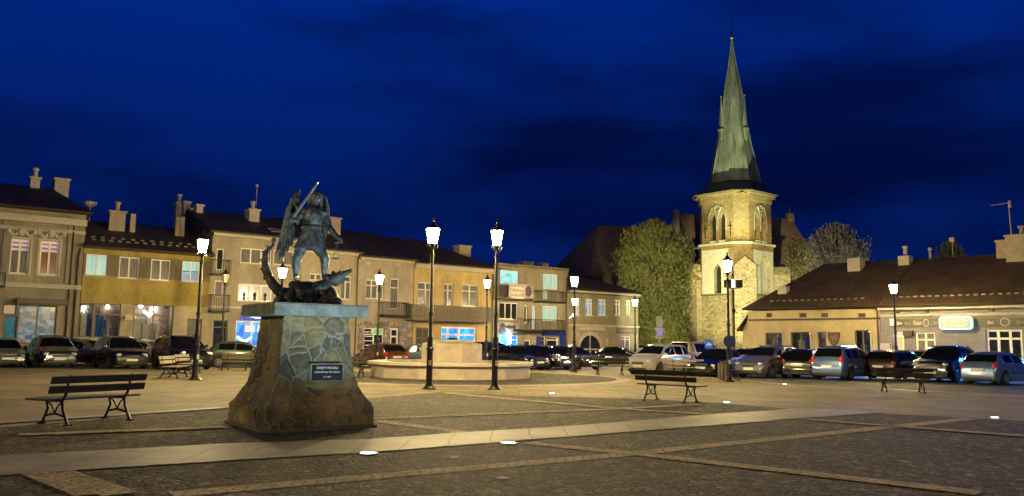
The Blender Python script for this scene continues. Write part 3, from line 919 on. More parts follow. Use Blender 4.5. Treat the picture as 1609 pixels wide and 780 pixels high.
# ---- house 6: yellow with the long balcony
h6 = House(LEFT, 'yellow_balcony_house', 'warm yellow house with a full-width wooden balcony above a blue-lit shop window', 648, 777, 10)
P6 = plaster('plaster_ochre', (0.42, 0.315, 0.14))
for x0, x1 in ((656, 682), (697, 712), (726, 751)):
    h6.window(x0, x1, 444 + (x0 - 656) * .05, 482, 2, .3, M_CURT, sill=False)
h6.window(653, 675, 515, 562, 2, .35, mat('green_gate', (.045, .04, .012), .6, var=.3), M_DARKFR, sill=False, name='gate', fw=.12)
a, c, lo, hi, wf = h6.window(693, 748, 514, 549, 1, .35, sill=False, name='shop_window', panes=[(0, .18, .0, 1, M_LBLUE), (.22, .48, .5, 1, M_LBLUE), (.22, .48, 0, .4, M_LBLUE), (.54, 1, .05, 1, M_LBLUE)], fw=.12)
b = MB()
for u in (.2, .51): b.box(a + (c - a) * u - .09, a + (c - a) * u + .09, .09, .19, lo, hi)
b.build('glazing_bar', M_WHITE, wf)
zt = h6.loc(710, 420)[1]
h6.wall([(99, P6, 'wall')], zt)
h6.band(650, 775, 418, 426, M_SILL, 'cornice', .28)
h6.balcony(649, 776, 481, 503, 1.2, mat('weathered_boards', (.17, .145, .11), .8, var=.25, vs=6), boards=True)
a, c, lo, hi = h6.rect(700, 709, 427, 431); b = MB(); b.box(a, c, -.03, -.003, lo, hi); b.build('vent_cover', M_CHW, h6.o)
h6.roof(h6.loc(710, 416)[1], h6.loc(710, 382, 6.5)[1], 6.5, M_ROOFB, over=.45, side=.1, hipR=3.5, gable=P6)
h6.chimney(722, 740, 388, 400, 3.0, M_BRICK, .9)
h6.pipe(774, 425)

# ---- house 7: three storeys, flat roof, banner
h7 = House(LEFT, 'flat_roofed_shop_block', 'flat-roofed three-storey grey block with cyan-lit top windows, banner and blue shops', 779, 891, 10)
P7 = plaster('plaster_brown_grey', (0.24, 0.205, 0.15))
h7.window(786, 815, 425, 448, 3, 0, M_LCY, sill=False)
h7.window(853, 877, 431, 455, 3, 0, M_LCY2, sill=False); h7.window(853, 861, 456, 470, 1, 0, M_LCY2, sill=False, name='balcony_door')
h7.window(785, 814, 476, 502, 3, 0, M_PANE); h7.window(824, 829, 480, 508, 1, 0, M_PANE, sill=False, name='balcony_door'); h7.window(836, 842, 481, 517, 1, 0, M_LCY2, sill=False, name='balcony_door')
h7.window(852, 876, 481, 505, 3, 0, M_LCY2)
h7.window(785, 799, 523, 545, 1, 0, lit('lit_bright_blue', [(.1, .5, 1), (.0, .3, 1), (.3, .7, 1)], 2.4, 2), M_WHITE, sill=False, name='shop_window')
h7.window(802, 814, 527, 548, 1, .35, M_LBLUE, M_WHITE, sill=False, name='shop_door')
h7.window(824, 834, 535, 560, 1, 0, M_PANE, M_WHITE, sill=False, name='house_door')
h7.window(850, 857, 529, 560, 1, .2, M_PANE, M_WHITE, sill=False, name='shop_door'); h7.window(860, 877, 530, 553, 1, .2, M_PANE, M_WHITE, sill=False, name='shop_window')
a, c, lo, hi, = h7.rect(787, 798, 524, 536)
b = MB(); b.ball(((a + c) / 2, -.55, (lo + hi) / 2 + .1), .30, 12, 8, (1, .5, 1.1)); b.ball(((a + c) / 2 + .1, -.55, lo - .05), .18, 10, 6, (1, .5, 1.2))
b.ball(((a + c) / 2, -.5, lo - .75), .16, 8, 5, (3, .5, .6)); b.build('bulb_shaped_sign', emis('tooth_sign_glow', (.5, .85, 1), 22), h7.o, smooth=True)
zt = h7.loc(835, 422)[1]
h7.wall([(99, P7, 'wall')], zt)
h7.band(782, 888, 418, 424, P7, 'parapet', .15)
pl = mat('rosy_signboard', (0.42, 0.33, 0.27), .7, var=.1); bl = mat('blue_fascia', (.015, .03, .25), .5, var=.15)
a, c, lo, hi = h7.rect(782, 814, 507, 524); b = MB(); b.box(a, c, -.08, -.003, lo, hi); sb = b.build('shop_sign', pl, h7.o)
m_ink = mat('sign_ink', (.06, .05, .08), .6, var=0)
b = MB()
for k in range(4): b.ball((a + (c - a) * (.42 + .12 * k), -.085, lo + (hi - lo) * .58), .16, 8, 5, (1, .1, .8 + .3 * (k % 2)))
b.build('sign_lettering_worn', m_ink, sb)
b = MB(); b.ball((a + (c - a) * .2, -.1, lo + (hi - lo) * .62), .28, 10, 6, (1, .15, 1)); b.ball((a + (c - a) * .2, -.1, lo + (hi - lo) * .22), .38, 10, 6, (1, .15, .8)); b.build('sign_emblem', m_ink, sb)
a, c, lo, hi = h7.rect(852, 886, 518, 528); b = MB(); b.box(a, c, -.25, -.003, lo, hi); fs = b.build('blue_fascia', bl, h7.o)
b = MB()
for k in range(9): b.box(a + (c - a) * (.14 + .08 * k), a + (c - a) * (.19 + .08 * k), -.262, -.252, lo + (hi - lo) * .4, lo + (hi - lo) * (.7 + .1 * (k % 2)))
b.build('sign_lettering_worn', mat('dull_letters', (.25, .25, .3), .6, var=0), fs)
for q0, q1 in ((843, 849), (879, 887)):
    a, c, lo, hi = h7.rect(q0, q1, 529, 562); b = MB(); b.box(a, c, -.1, -.003, 0, hi); b.build('blue_pilaster', bl, h7.o)
h7.balcony(786, 838, 452, 470, 1.0, n=24); h7.balcony(849, 890, 458, 474, .9); h7.balcony(818, 888, 502, 519, 1.1)
a, c, lo, hi = h7.rect(799, 838, 447, 468, -1.1); b = MB(); b.box(a, c, -1.16, -1.11, lo, hi); bn = b.build('banner', mat('banner_cloth', (.34, .27, .26), .7, var=.3, vs=3), h7.o)
b = MB()
for k in range(3): b.box(a + .2, a + (c - a) * (.6 - .08 * (k % 2)), -1.17, -1.163, hi - .4 - .38 * k, hi - .26 - .38 * k)
b.build('banner_text_lines', mat('banner_pale_lines', (.6, .52, .45), .7, var=.4, vs=9), bn)
b = MB(); b.ball((a + (c - a) * .78, -1.165, (lo + hi) / 2), .42, 9, 6, (.8, .03, 1.1)); b.build('banner_figure', m_ink, bn)
b = MB(); b.box(-.05, h7.L + .05, -.15, 10, zt + .002, zt + .15); h7.rf = b.build('roof', M_ROOFD, h7.o)
h7.chimney(822, 839, 411, 420, 4, M_BRICK, .8, cap=False); h7.chimney(852, 862, 413, 422, 4, M_BRICK, .8, cap=False)
h7.pipe(889, 432)

# ---- house 8: with the arched gateway
h8 = House(LEFT, 'arched_gate_house', 'olive-grey two-storey house with a round-arched gateway, next to the big tree', 892, 1003, 10)
P8 = plaster('plaster_olive', (0.21, 0.19, 0.13)); P8p = plaster('plaster_pale_pink', (.28, .245, .19))
m_ltb = lit('lit_blue_curtain', [(.12, .28, .5), (.25, .42, .6), (.5, .6, .68), (.1, .4, .5)], .8, 5, (2, 1, .3))
for x0, x1, pm in ((904, 911, m_ltb), (920, 931, m_ltb), (940, 952, m_ltb), (965, 975, M_CURT), (983, 991, M_CURT)):
    h8.window(x0, x1, 470 + (x0 - 920) * .03, 496, 2, .28, pm, fw=.1)
h8.window(976, 991, 529, 552, 2, .2, lit('lit_dim_lilac', [(.2, .18, .22), (.3, .28, .3)], .5, 3), M_WHITE, sill=False, name='shop_window')
zt = h8.loc(950, 464)[1]
h8.wall([(h8.loc(950, 513)[1], P8p, 'ground_floor_wall'), (99, P8, 'wall')], zt)
h8.band(900, 1000, 458, 463, M_SILL, 'cornice', .3); h8.band(900, 1000, 511, 514, M_SILL, 'string_course', .12)
a, c, lo, hi = h8.rect(910, 943, 527, 562)
xc, rr = (a + c) / 2, (c - a) / 2
zc = hi - rr
def arch(b, r0, r1, y0, y1, n=14):
    vs = []; 
    for k in range(n + 1):
        t = math.pi * k / n
        for r in (r0, r1):
            for y in (y0, y1): vs.append((xc + r * math.cos(t), y, zc + r * math.sin(t)))
    fs = []
    for k in range(n):
        o = 4 * k
        fs += [(o, o + 4, o + 5, o + 1), (o + 2, o + 3, o + 7, o + 6), (o, o + 2, o + 6, o + 4), (o + 1, o + 5, o + 7, o + 3)]
    b.add(vs, fs)
b = MB(); arch(b, rr, rr + .3, -.1, -.004); b.box(xc - rr - .3, xc - rr, -.1, -.004, 0, zc); b.box(xc + rr, xc + rr + .3, -.1, -.004, 0, zc); b.build('arch_surround', M_CHW, h8.o)
b = MB(); b.prism([(xc + rr, 0), (xc + rr, zc)] + [(xc + rr * math.cos(math.pi * k / 12), zc + rr * math.sin(math.pi * k / 12)) for k in range(1, 12)] + [(xc - rr, zc), (xc - rr, 0)], -.03, -.004, Matrix(((1, 0, 0, 0), (0, 0, 1, 0), (0, 1, 0, 0), (0, 0, 0, 1))))
gt = b.build('gateway', M_PANE, h8.o)
b = MB(); b.box(xc - .06, xc + .06, -.07, -.032, 0, hi); b.box(xc - rr, xc + rr, -.07, -.032, zc - .05, zc + .05); b.box(xc - rr * .5, xc - rr * .5 + .06, -.06, -.032, 0, zc); b.box(xc + rr * .5, xc + rr * .5 + .06, -.06, -.032, 0, zc); b.build('gate_bars', M_SILL, gt)
a, c, lo, hi = h8.rect(968, 1000, 514, 525); b = MB(); b.box(a, c, -.1, -.003, lo, hi); sb = b.build('shop_sign', mat('mauve_sign', (.16, .12, .13), .6, var=.15), h8.o)
b = MB(); b.box(a + .3, c - .3, -.115, -.102, lo + .25, hi - .3); b.build('sign_text_line', mat('mauve_text', (.3, .25, .25), .6, var=.6, vs=8), sb)
a, c, lo, hi = h8.rect(910, 950, 514, 519); b = MB(); b.box(a, c, -.05, -.003, lo, hi); b.build('name_board', mat('pale_board', (.45, .4, .36), .6, var=.3, vs=9), h8.o)
a, c, lo, hi = h8.rect(951, 955, 531, 543); b = MB(); b.box(a, c, -.1, -.003, lo, hi); b.build('notice_case', M_CHW, h8.o)
h8.roof(h8.loc(950, 457)[1], h8.loc(950, 432, 6)[1], 6, M_ROOFB, over=.4, side=.1, hipR=4, gable=P8)
b = MB(); a = h8.loc(895, 500)
b.tube([(a[0], 0, a[1]), (a[0], -.5, a[1] + .3)], .03, 5); b.ball((a[0], -.55, a[1] + .25), .14, 8, 6); b.build('wall_lamp', emis('wall_lamp_glow', (1, .85, .65), 6), h8.o)

# ---- right row: yellow single-storey shop and the grey shoe shop
h9 = House(RIGHT, 'yellow_low_shop', 'low yellow shop building with a long brown roof, right of the church tower', 1176, 1384, 9)
P9 = wallmat('plaster_yellow_cream', (0.47, 0.39, 0.225), .18); 
for x0, x1 in ((1204, 1213), (1256, 1267), (1290, 1301), (1348, 1360)):
    h9.window(x0, x1, 492, 499, 1, 0, M_PIPE, M_DARKFR, sill=False, name='attic_vent', fw=.05)
shopm = [(.3, .5, 1.2, .7, m_pale, 'box'), (.6, .4, 1.6, .6, m_blue, 'mannequin'), (.8, .6, 1.4, 1.0, m_pale, 'panel')]
for x0, x1, y0, y1, n, blb in ((1203, 1229, 523, 560, 2, [(.5, .97, 1.3, .07)]), (1243, 1273, 522, 562, 2, [(.5, .97, 1.4, .04)]), (1285, 1299, 522, 562, 1, [(.5, .97, 1.2, .07)]), (1344, 1368, 519, 570, 2, [(.45, .97, 1.2, .03)])):
    a, c, lo, hi, wf = h9.window(x0, x1, y0, y1, n, 0, M_GLASS, M_DARKFR, sill=False, name='shop_window' if x0 < 1300 else 'shop_door', trim=P9)
    h9.room(a, c, lo, hi, blb, shopm)
zt = h9.loc(1280, 487)[1]
h9.wall([(99, P9, 'wall')], zt)
h9.band(1182, 1378, 500.5, 503.5, M_PIPE, 'string_course', .1)
sx, sz = h9.loc(1311, 533)
b = MB(); shd = [(-.42, .45), (.42, .45), (.42, .1), (.25, -.3), (0, -.6), (-.25, -.3), (-.42, .1)]
Mx = Matrix(((1, 0, 0, sx), (0, 0, 1, 0), (0, 1, 0, sz), (0, 0, 0, 1)))
b.prism(shd, -.08, -.003, Mx); sh = b.build('shield_sign', mat('maroon_shield', (.09, .035, .025), .5, var=.2), h9.o)
b = MB(); b.prism([(x * .75, y * .75) for x, y in shd], -.10, -.082, Mx); sh2 = b.build('shield_face', mat('shield_face', (.14, .08, .05), .5, var=.6, vs=6), sh)
h9.window_done = True
M_ROOFR = roofmat('roof_brown_red', (.105, .066, .034), (.075, .048, .026), .34, .36)
dr = 7.0
r_ = h9.roof(h9.loc(1280, 482)[1], h9.loc(1350, 411.5, dr)[1], dr, M_ROOFR, over=.5, side=.1, hipL=h9.loc(1297, 412, dr)[0], xr=h9.L)
snow_guards(h9, 1.5, h9.L - 1, 15, .4)
h9.chimney(1222, 1235, 450, 461, 1.7, M_CHW, .6, cap=False); h9.chimney(1331, 1351, 406, 420, 5.2, M_CHW, .9, cap=False)
# low lean-to wall at its left end
a = h9.loc(1164, 520)[0]
b = MB(); zz = h9.loc(1176, 497)[1]
b.add([(a, 0.3, 0), (-.01, 0.3, 0), (-.01, .3, zz), (a, .3, zz - .9), (a, 5, 0), (-.01, 5, 0), (-.01, 5, zz), (a, 5, zz - .9)], [(0, 1, 2, 3), (4, 7, 6, 5), (0, 3, 7, 4), (3, 2, 6, 7)])
b.build('lean_to_wall', P9, h9.o)
b = MB(); b.add([(a - .3, -.1, zz - 1.1), (.0, -.1, zz - .0), (.0, 5, zz), (a - .3, 5, zz - 1.1), (a - .3, -.1, zz - 1.0), (.0, -.1, zz + .1), (.0, 5, zz + .1), (a - .3, 5, zz - 1.0)], [(0, 1, 2, 3), (4, 7, 6, 5), (0, 4, 5, 1), (3, 2, 6, 7), (0, 3, 7, 4)])
b.build('lean_to_roof', M_ROOFR, h9.o)
h9.pipe(1379, 480)

h10 = House(RIGHT, 'grey_shoe_shop', 'low grey shop building with the lit white-green OBUWIE sign', 1385, 1680, 9)
P10 = wallmat('plaster_blue_grey', (0.225, 0.215, 0.235), .2)
h10.window(1439, 1470, 522, 562, 2, .3, M_CURT, M_WHITE, sill=False, fw=.1)
h10.window(1404, 1421, 522, 575, 1, .12, mat('cream_door', (.5, .42, .3), .6), M_WHITE, sill=False, name='shop_door', fw=.12)
h10.window(1550, 1607, 518, 566, 3, .3, M_PANE, M_WHITE, sill=False, name='shop_window', fw=.12)
zt = h10.loc(1500, 481)[1]
h10.wall([(99, P10, 'wall')], zt)
h10.band(1390, 1600, 478, 486, M_SILL, 'cornice', .35)
h10.band(1390, 1600, 493, 497, M_SILL, 'string_course', .15)
a, c, lo, hi = h10.rect(1400, 1660, 502, 514); a = h10.loc(1405, 505)[0]
lo, hi = h10.loc(1500, 514)[1], h10.loc(1500, 500.5)[1]
b = MB(); b.box(a, h10.L, -.08, -.003, lo, hi); fas = b.build('shop_fascia', mat('green_grey_fascia', (.075, .075, .055), .5, var=.15), h10.o)
m_lt = mat('pale_sign_paint', (.5, .44, .36), .6, var=0); m_lt2 = mat('dim_sign_paint', (.2, .18, .14), .6, var=0)
zc = (lo + hi) / 2
def logo(px, s, m, wpx, shear=0.3):
    x0, x1 = h10.loc(px - wpx / 2, 508)[0], h10.loc(px + wpx / 2, 508)[0]
    if s: return text('fascia_lettering', s, .42, m, fas, (x0 + x1) / 2, -.085, zc, maxw=x1 - x0, shear=shear)
    n = max(3, int((x1 - x0) / .17)); b = MB()      # lettering too worn to read
    for k in range(n):
        x = x0 + (x1 - x0) * (k + .5) / n
        b.ball((x, -.084, zc - .02), .075, 7, 5, (.8, .06, 1.0 + .9 * ((k * 5) % 3 == 0)))
    b.build('worn_lettering', m, fas)
logo(1414, '', m_lt, 8); logo(1427, '', m_lt2, 10); logo(1442, 'Rieker', m_lt, 14); logo(1472, '', m_lt2, 9); logo(1529, '', m_lt2, 15); logo(1557, '', m_lt, 9); logo(1604, '', m_lt2, 12)
for q, ww in ((1456, 9), (1580, 16)):
    x0, x1 = h10.loc(q - ww / 2, 508)[0], h10.loc(q + ww / 2, 508)[0]
    b = MB(); n = 20
    vs = []
    for k in range(n):
        t = 2 * math.pi * k / n
        for rr_ in (1, .8): vs.append(((x0 + x1) / 2 + (x1 - x0) / 2 * rr_ * math.cos(t), -.09, zc + .24 * rr_ * math.sin(t)))
    b.add(vs, [(2 * k, 2 * k + 1, (2 * k + 3) % (2 * n), (2 * k + 2) % (2 * n)) for k in range(n)])
    b.build('fascia_oval', m_lt, fas)
a, c, lo, hi = h10.rect(1401, 1408, 501, 512); b = MB(); b.box(a, c, -.3, -.1, lo, hi); b.build('small_lit_sign', emis('cream_sign_glow', (1, .72, .42), 1.0), h10.o)
# the lit sign
a, c, lo, hi = h10.rect(1479, 1531, 497.5, 518.5)
def rrect(x0, x1, z0, z1, r, n=5):
    pts = []
    for cx, cz, a0 in ((x1 - r, z1 - r, 0), (x0 + r, z1 - r, 90), (x0 + r, z0 + r, 180), (x1 - r, z0 + r, 270)):
        for k in range(n + 1):
            t = R(a0 + 90 * k / n); pts.append((cx + r * math.cos(t), cz + r * math.sin(t)))
    return pts
Mv = Matrix(((1, 0, 0, 0), (0, 0, 1, 0), (0, 1, 0, 0), (0, 0, 0, 1)))
b = MB(); b.prism(rrect(a, c, lo, hi, .22), -.40, -.15, Mv); sgn = b.build('lit_shop_sign', emis('sign_white_rim', (.6, 1.0, .95), .95), h10.o)
b = MB(); b.prism(rrect(a + .09, c - .09, lo + .09, hi - .09, .16), -.415, -.402, Mv); b.build('sign_green_field', emis('sign_mint', (.08, .62, .42), .7), sgn)
b = MB(); b.prism(rrect(a + .22, c - .22, lo + .17, hi - .17, .12), -.425, -.417, Mv); b.build('sign_pale_field', emis('sign_pale', (.62, .85, .68), .62), sgn)
text('sign_lettering', 'OBUWIE', .62, mat('sign_letters', (.5, .3, .1), .5, var=0, emit=(.3, .2, .04), es=.5), sgn, (a + c) / 2, -.43, (lo + hi) / 2, maxw=(c - a) * .8)
SIGN_C = h10.o, (a + c) / 2, lo
for q in (1412, 1457, 1558):
    x, zz = h10.loc(q, 489.5 - (q - 1412) * .02); b = MB(); b.box(x - .1, x + .1, -.15, -.003, zz - .12, zz + .12); b.build('eaves_bracket', M_PIPE, h10.o)
x, zz = h10.loc(1429, 524); b = MB(); b.box(x - .28, x + .28, -.3, -.003, zz - .15, zz + .15); b.build('air_vent', M_PIPE, h10.o)
x, zz = h10.loc(1394, 547); b = MB(); b.box(x - .3, x + .3, -.3, -.003, zz - .5, zz + .3); b.build('meter_box', M_CHW, h10.o)
r_ = h10.roof(h10.loc(1500, 477)[1], h10.loc(1500, 404, dr)[1], dr, M_ROOFR, over=.5, side=.1, xl=0.0)
snow_guards(h10, .5, h10.L - 1, 20, .5)
h10.chimney(1411, 1428, 402, 415, 5.8, M_CHW, .8, cap=False, pots=1)
h10.chimney(1580, 1625, 371, 410, 5.5, M_BRICK, 1.2, pots=1); h10.chimney(1565, 1580, 380, 402, 6.2, M_BRICK, .8)
b = MB(); p = h10.loc(1587, 315, 7); b.tube([(p[0], 7, h10.zr - .5), (p[0] - .1, 7, p[1])], .035, 5); q = h10.loc(1558, 323, 7)
b.tube([(p[0] - .08, 7, p[1] - .15), (q[0], 7, q[1])], .03, 5)
for u in (.0, .25, .5, .75, 1):
    x = p[0] + (q[0] - p[0]) * u; zz = p[1] - .15 + (q[1] - p[1] + .15) * u; b.tube([(x, 6.7, zz), (x, 7.3, zz)], .02, 4); 
b.tube([(p[0], 7, p[1]), (p[0], 7, p[1] - .5)], .05, 4); b.build('antenna', M_CHW, h10.o)
p = h10.loc(1461, 392, 7); b = MB(); b.tube([(p[0], 7, h10.zr - .3), (p[0], 7, p[1])], .08, 6); b.ball((p[0], 7, p[1]), .15, 6, 4); b.build('roof_vent_pipe', M_CHW, h10.o)
p = h10.loc(1496, 377, 7); b = MB(); b.tube([(p[0], 7, h10.zr - .3), (p[0], 7, p[1])], .02, 4); b.box(p[0] - .16, p[0] + .16, 6.9, 7.1, p[1] - .15, p[1] + .15); b.build('roof_beacon', M_CHW, h10.o)
# ================================================================== CHURCH
M_RUB = cellmat('rubble_stone', [(0.30, 0.25, 0.14), (0.40, 0.34, 0.20), (0.22, 0.18, 0.11), (0.45, 0.39, 0.24), (0.11, 0.09, 0.055)], 3.6, .9,
                mortar=(0.33, 0.28, 0.17), mw=0.05, bump=0.8, stretch=(1, 1, 2.0), noise=0.3, warp=.07, macro=.12)
M_BRK = cellmat('yellow_brick', [(0.25, 0.165, 0.058), (0.34, 0.23, 0.085), (0.17, 0.115, 0.045)], 4.0, .9,
                mortar=(0.22, 0.155, 0.07), mw=0.06, bump=0.3, stretch=(1, 1, 2.4), rnd=.5, noise=0.25)
M_LIME = mat('whitewash', (0.60, 0.58, 0.44), 0.9, var=0.12, vs=1.5, bump=0.1)
M_COP = mat('weathered_copper', (0.30, 0.33, 0.22), 0.6, var=0, vs=.9, col2=(0.075, 0.085, 0.055), bump=0.35, bs=6, stretch=(2.5, 2.5, .22), detail=7)
M_SKIRT = mat('skirt_copper', (0.10, 0.115, 0.07), 0.6, var=0.3, vs=3, stretch=(3, 3, .5), bump=.3)
M_NAVE = mat('nave_roof_tiles', (0.24, 0.155, 0.085), 0.9, var=0.25, vs=1.2, bump=0.6, bs=5)
YT = 105.0
TP = at(1158.5, YT)
ch = empty('church', (TP.x, TP.y, 0), math.atan2(-.770, .639), 'church with floodlit stone tower and slender green copper spire beside dark nave roofs', 'church')
Z = lambda py: zat(1158, py, YT - 3.6)
TH, TC = 3.78, 1.36
def lancet(x, w, z0, zs, zt, n=6):
    """outline from bottom-left, up, over the point, down to bottom-right"""
    L_ = [(x - w / 2, z0), (x - w / 2, zs)]
    for k in range(1, n):
        t = k / n; L_.append((x - w / 2 * math.cos(t * math.pi / 2) ** 1.0, zs + (zt - zs) * math.sin(t * math.pi / 2) ** 1.0))
    L_ = [(x - w / 2, z0)] + [(x - w / 2 * (1 - (k / n) ** 1.7), zs + (zt - zs) * (k / n)) for k in range(n)]
    Rr = [(2 * x - a, b) for a, b in L_]
    return L_, (x, zt), Rr
def lancet_wall(b, M, x0, x1, z0, z1, holes, rec=.5):
    V = lambda x, y, z: M @ Vector((x, y, z))
    cur_ = x0
    for (hx, hw, a0, a1, a2) in holes:
        L_, top, Rr = lancet(hx, hw, a0, a1, a2)
        l, r = hx - hw / 2, hx + hw / 2
        b.quad(V(cur_, 0, z0), V(l, 0, z0), V(l, 0, z1), V(cur_, 0, z1))
        if a0 > z0: b.quad(V(l, 0, z0), V(r, 0, z0), V(r, 0, a0), V(l, 0, a0))
        for side in (L_, Rr):
            pts = side[1:] + [top]
            xe = l if side is L_ else r
            for p, q in zip(pts[:-1], pts[1:]):
                b.quad(V(xe, 0, p[1]), V(p[0], 0, p[1]), V(q[0], 0, q[1]), V(xe, 0, q[1]))
        b.quad(V(l, 0, a2), V(r, 0, a2), V(r, 0, z1), V(l, 0, z1))
        out = L_ + [top] + Rr[::-1]
        for p, q in zip(out, out[1:] + out[:1]):
            b.quad(V(p[0], 0, p[1]), V(q[0], 0, q[1]), V(q[0], rec, q[1]), V(p[0], rec, p[1]))
        cur_ = r
    b.quad(V(cur_, 0, z0), V(x1, 0, z0), V(x1, 0, z1), V(cur_, 0, z1))
def lancet_plate(b, M, h, y):
    L_, top, Rr = lancet(*h)
    out = L_ + [top] + Rr[::-1]
    b.add([M @ Vector((p[0], y, p[1])) for p in out], [tuple(range(len(out)))])
def face_M(k, h):
    """frame of main face k (0: faces the square on the left, 1: faces right): x along the face, y inward"""
    return Matrix.Rotation(R(90 * k), 4, 'Z') @ Matrix.Translation((0, -h, 0))
za, zb = Z(382), Z(306)
s_ = TH - TC
lan = [(-.70, .95, Z(377), Z(343), Z(332)), (.70, .95, Z(377), Z(343), Z(332))]
b = MB()
for k in range(4):
    lancet_wall(b, face_M(k, TH), -s_, s_, za, zb, lan, .6)
for k in range(4):
    M = Matrix.Rotation(R(90 * k), 4, 'Z')
    b.quad(M @ Vector((s_, -TH, za)), M @ Vector((TH, -s_, za)), M @ Vector((TH, -s_, zb)), M @ Vector((s_, -TH, zb)))
b.quad((-TH, -TH, zb), (TH, -TH, zb), (TH, TH, zb), (-TH, TH, zb))
up = b.build('belfry_wall', M_BRK, ch)
for k in (0, 1):
    for h in lan:
        b = MB(); lancet_plate(b, face_M(k, TH), h, .55); b.build('belfry_window', M_PANE, ch)
        # moulded arch round each light
        b = MB(); M = face_M(k, TH); L_, top, Rr = lancet(h[0], h[1] + .34, h[2] + 1.2, h[3] + .1, h[4] + .75)
        b.tube([M @ Vector((p[0], -.03, p[1])) for p in L_[0:] + [top] + Rr[::-1]], .11, 5); b.build('window_moulding', M_RUB, ch)
        b = MB(); b.box(h[0] - .42, h[0] + .42, -.16, -.003, h[2] - .35, h[2], M); b.build('window_sill', M_LIME, ch)
    b = MB(); M = face_M(k, TH)
    vs = []
    for j in range(14):
        t = 2 * math.pi * j / 14; vs.append(M @ Vector((.38 * math.cos(t), -.03, Z(325.5) + .38 * math.sin(t))))
    b.tube(vs + [vs[0]], .09, 5); b.build('round_moulding', M_RUB, ch)
def octo(h, c):
    s2 = h - c
    return [(s2, -h), (h, -s2), (h, s2), (s2, h), (-s2, h), (-h, s2), (-h, -s2), (-s2, -h)]
b = MB(); b.prism(octo(TH + .22, TC + .1), Z(308.5), Z(305)); b.prism(octo(TH + .55, TC + .2), Z(305) + .002, Z(302))
for k in range(4):
    M = face_M(k, TH)
    for j in range(13):
        x = -s_ + 2 * s_ * (j + .5) / 13; b.box(x - .09, x + .09, -.17, -.003, Z(316), Z(308.5) - .003, M)
    M2 = Matrix.Rotation(R(90 * k + 45), 4, 'Z') @ Matrix.Translation((0, -(s_ + TH) / math.sqrt(2), 0))
    for j in range(6):
        x = -.9 + 1.8 * (j + .5) / 6; b.box(x - .09, x + .09, -.17, -.003, Z(316), Z(308.5) - .003, M2)
b.build('corbelled_cornice', M_BRK, ch)
# lower stage
LH = 3.95
b = MB()
LC = 1.5; ls = LH - LC
lw = (.05, 1.10, Z(461), Z(424), Z(414)); nic = (.55, 2.1, Z(461), Z(416), Z(399))
M0, M1 = face_M(0, LH), face_M(1, LH)
lancet_wall(b, M0, -ls, ls, -.5, Z(383), [lw], .7); lancet_wall(b, M1, -ls, ls, -.5, Z(383), [nic], .45)
for k in (2, 3): lancet_wall(b, face_M(k, LH), -ls, ls, -.5, Z(383), [])
b.build('tower_wall', M_RUB, ch)
b = MB()
for k in range(4):
    M = Matrix.Rotation(R(90 * k), 4, 'Z')
    b.quad(M @ Vector((ls, -LH, -.5)), M @ Vector((LH, -ls, -.5)), M @ Vector((LH, -ls, Z(383))), M @ Vector((ls, -LH, Z(383))))
b.build('tower_corner', M_BRK, ch)
b = MB(); b.prism(octo(LH + .28, LC + .1), Z(384.5), Z(381.5)); b.build('string_course', M_LIME, ch)
b = MB(); lancet_plate(b, M0, lw, .55); b.build('lancet_window', M_PANE, ch)
b = MB(); lancet_plate(b, M1, nic, .43); b.build('blind_niche', M_LIME, ch)
b = MB(); lancet_wall(b, M0 @ Matrix.Translation((0, -.05, 0)), -2.3, 1.7, Z(462), Z(391), [lw], .04); b.build('whitewashed_panel', M_LIME, ch)
b = MB(); lancet_wall(b, M1 @ Matrix.Translation((0, -.05, 0)), -2.0, 2.3, Z(462), Z(393), [nic], .04); b.build('whitewashed_panel', M_LIME, ch)
b = MB(); b.box(-2.4, 1.8, -.25, -.06, Z(464.5), Z(462), M0); b.build('panel_ledge', M_SKIRT, ch)
b = MB(); b.box(-2.1, 2.4, -.25, -.06, Z(464.5), Z(462), M1); b.build('panel_ledge', M_SKIRT, ch)
b = MB(); b.box(-ls, ls, -.045, -.003, Z(391) + .01, Z(384.6), M0); b.build('brick_band', M_BRK, ch)
b = MB(); b.box(-ls, ls, -.045, -.003, Z(393) + .01, Z(384.6), M1); b.build('brick_band', M_BRK, ch)
# diagonal buttresses with gabled heads
for ang, wd, pr, yt, yp in ((45, 2.7, 1.6, 421, 406), (-45, 1.9, 1.9, 424, 411), (135, 1.8, 2.1, 428, 415)):
    M = Matrix.Rotation(R(ang), 4, 'Z')
    r0, r1 = (ls + LH) / math.sqrt(2) - .3, (ls + LH) / math.sqrt(2) + pr
    b = MB()
    b.box(-wd / 2, wd / 2, -r1, -r0, -.5, Z(yt), M)
    b.box(-wd / 2 - .2, wd / 2 + .2, -r1 - .35, -r1 - .002, -.5, 2.2, M)
    bt = b.build('buttress', M_RUB, ch)
    b = MB(); h_ = Z(yp)
    ov = .18
    pts = [(-wd / 2 - ov, Z(yt) - .12), (wd / 2 + ov, Z(yt) - .12), (0, h_)]
    b.add([M @ Vector((x, y, zz)) for y in (-r1 - .2, -r0) for x, zz in pts], [(0, 1, 2), (3, 5, 4), (0, 3, 4, 1), (1, 4, 5, 2), (2, 5, 3, 0)])
    b.build('buttress_cap', M_RUB, bt)
# iron anchors
b = MB()
for u in (-1.9, 1.95):
    b.box(u - .05, u + .05, -.07, -.003, Z(372), Z(350), face_M(0, TH)); b.box(u - .25, u + .25, -.08, -.003, Z(356), Z(355), face_M(0, TH))
b.build('iron_cross_anchor', M_IRON, ch)
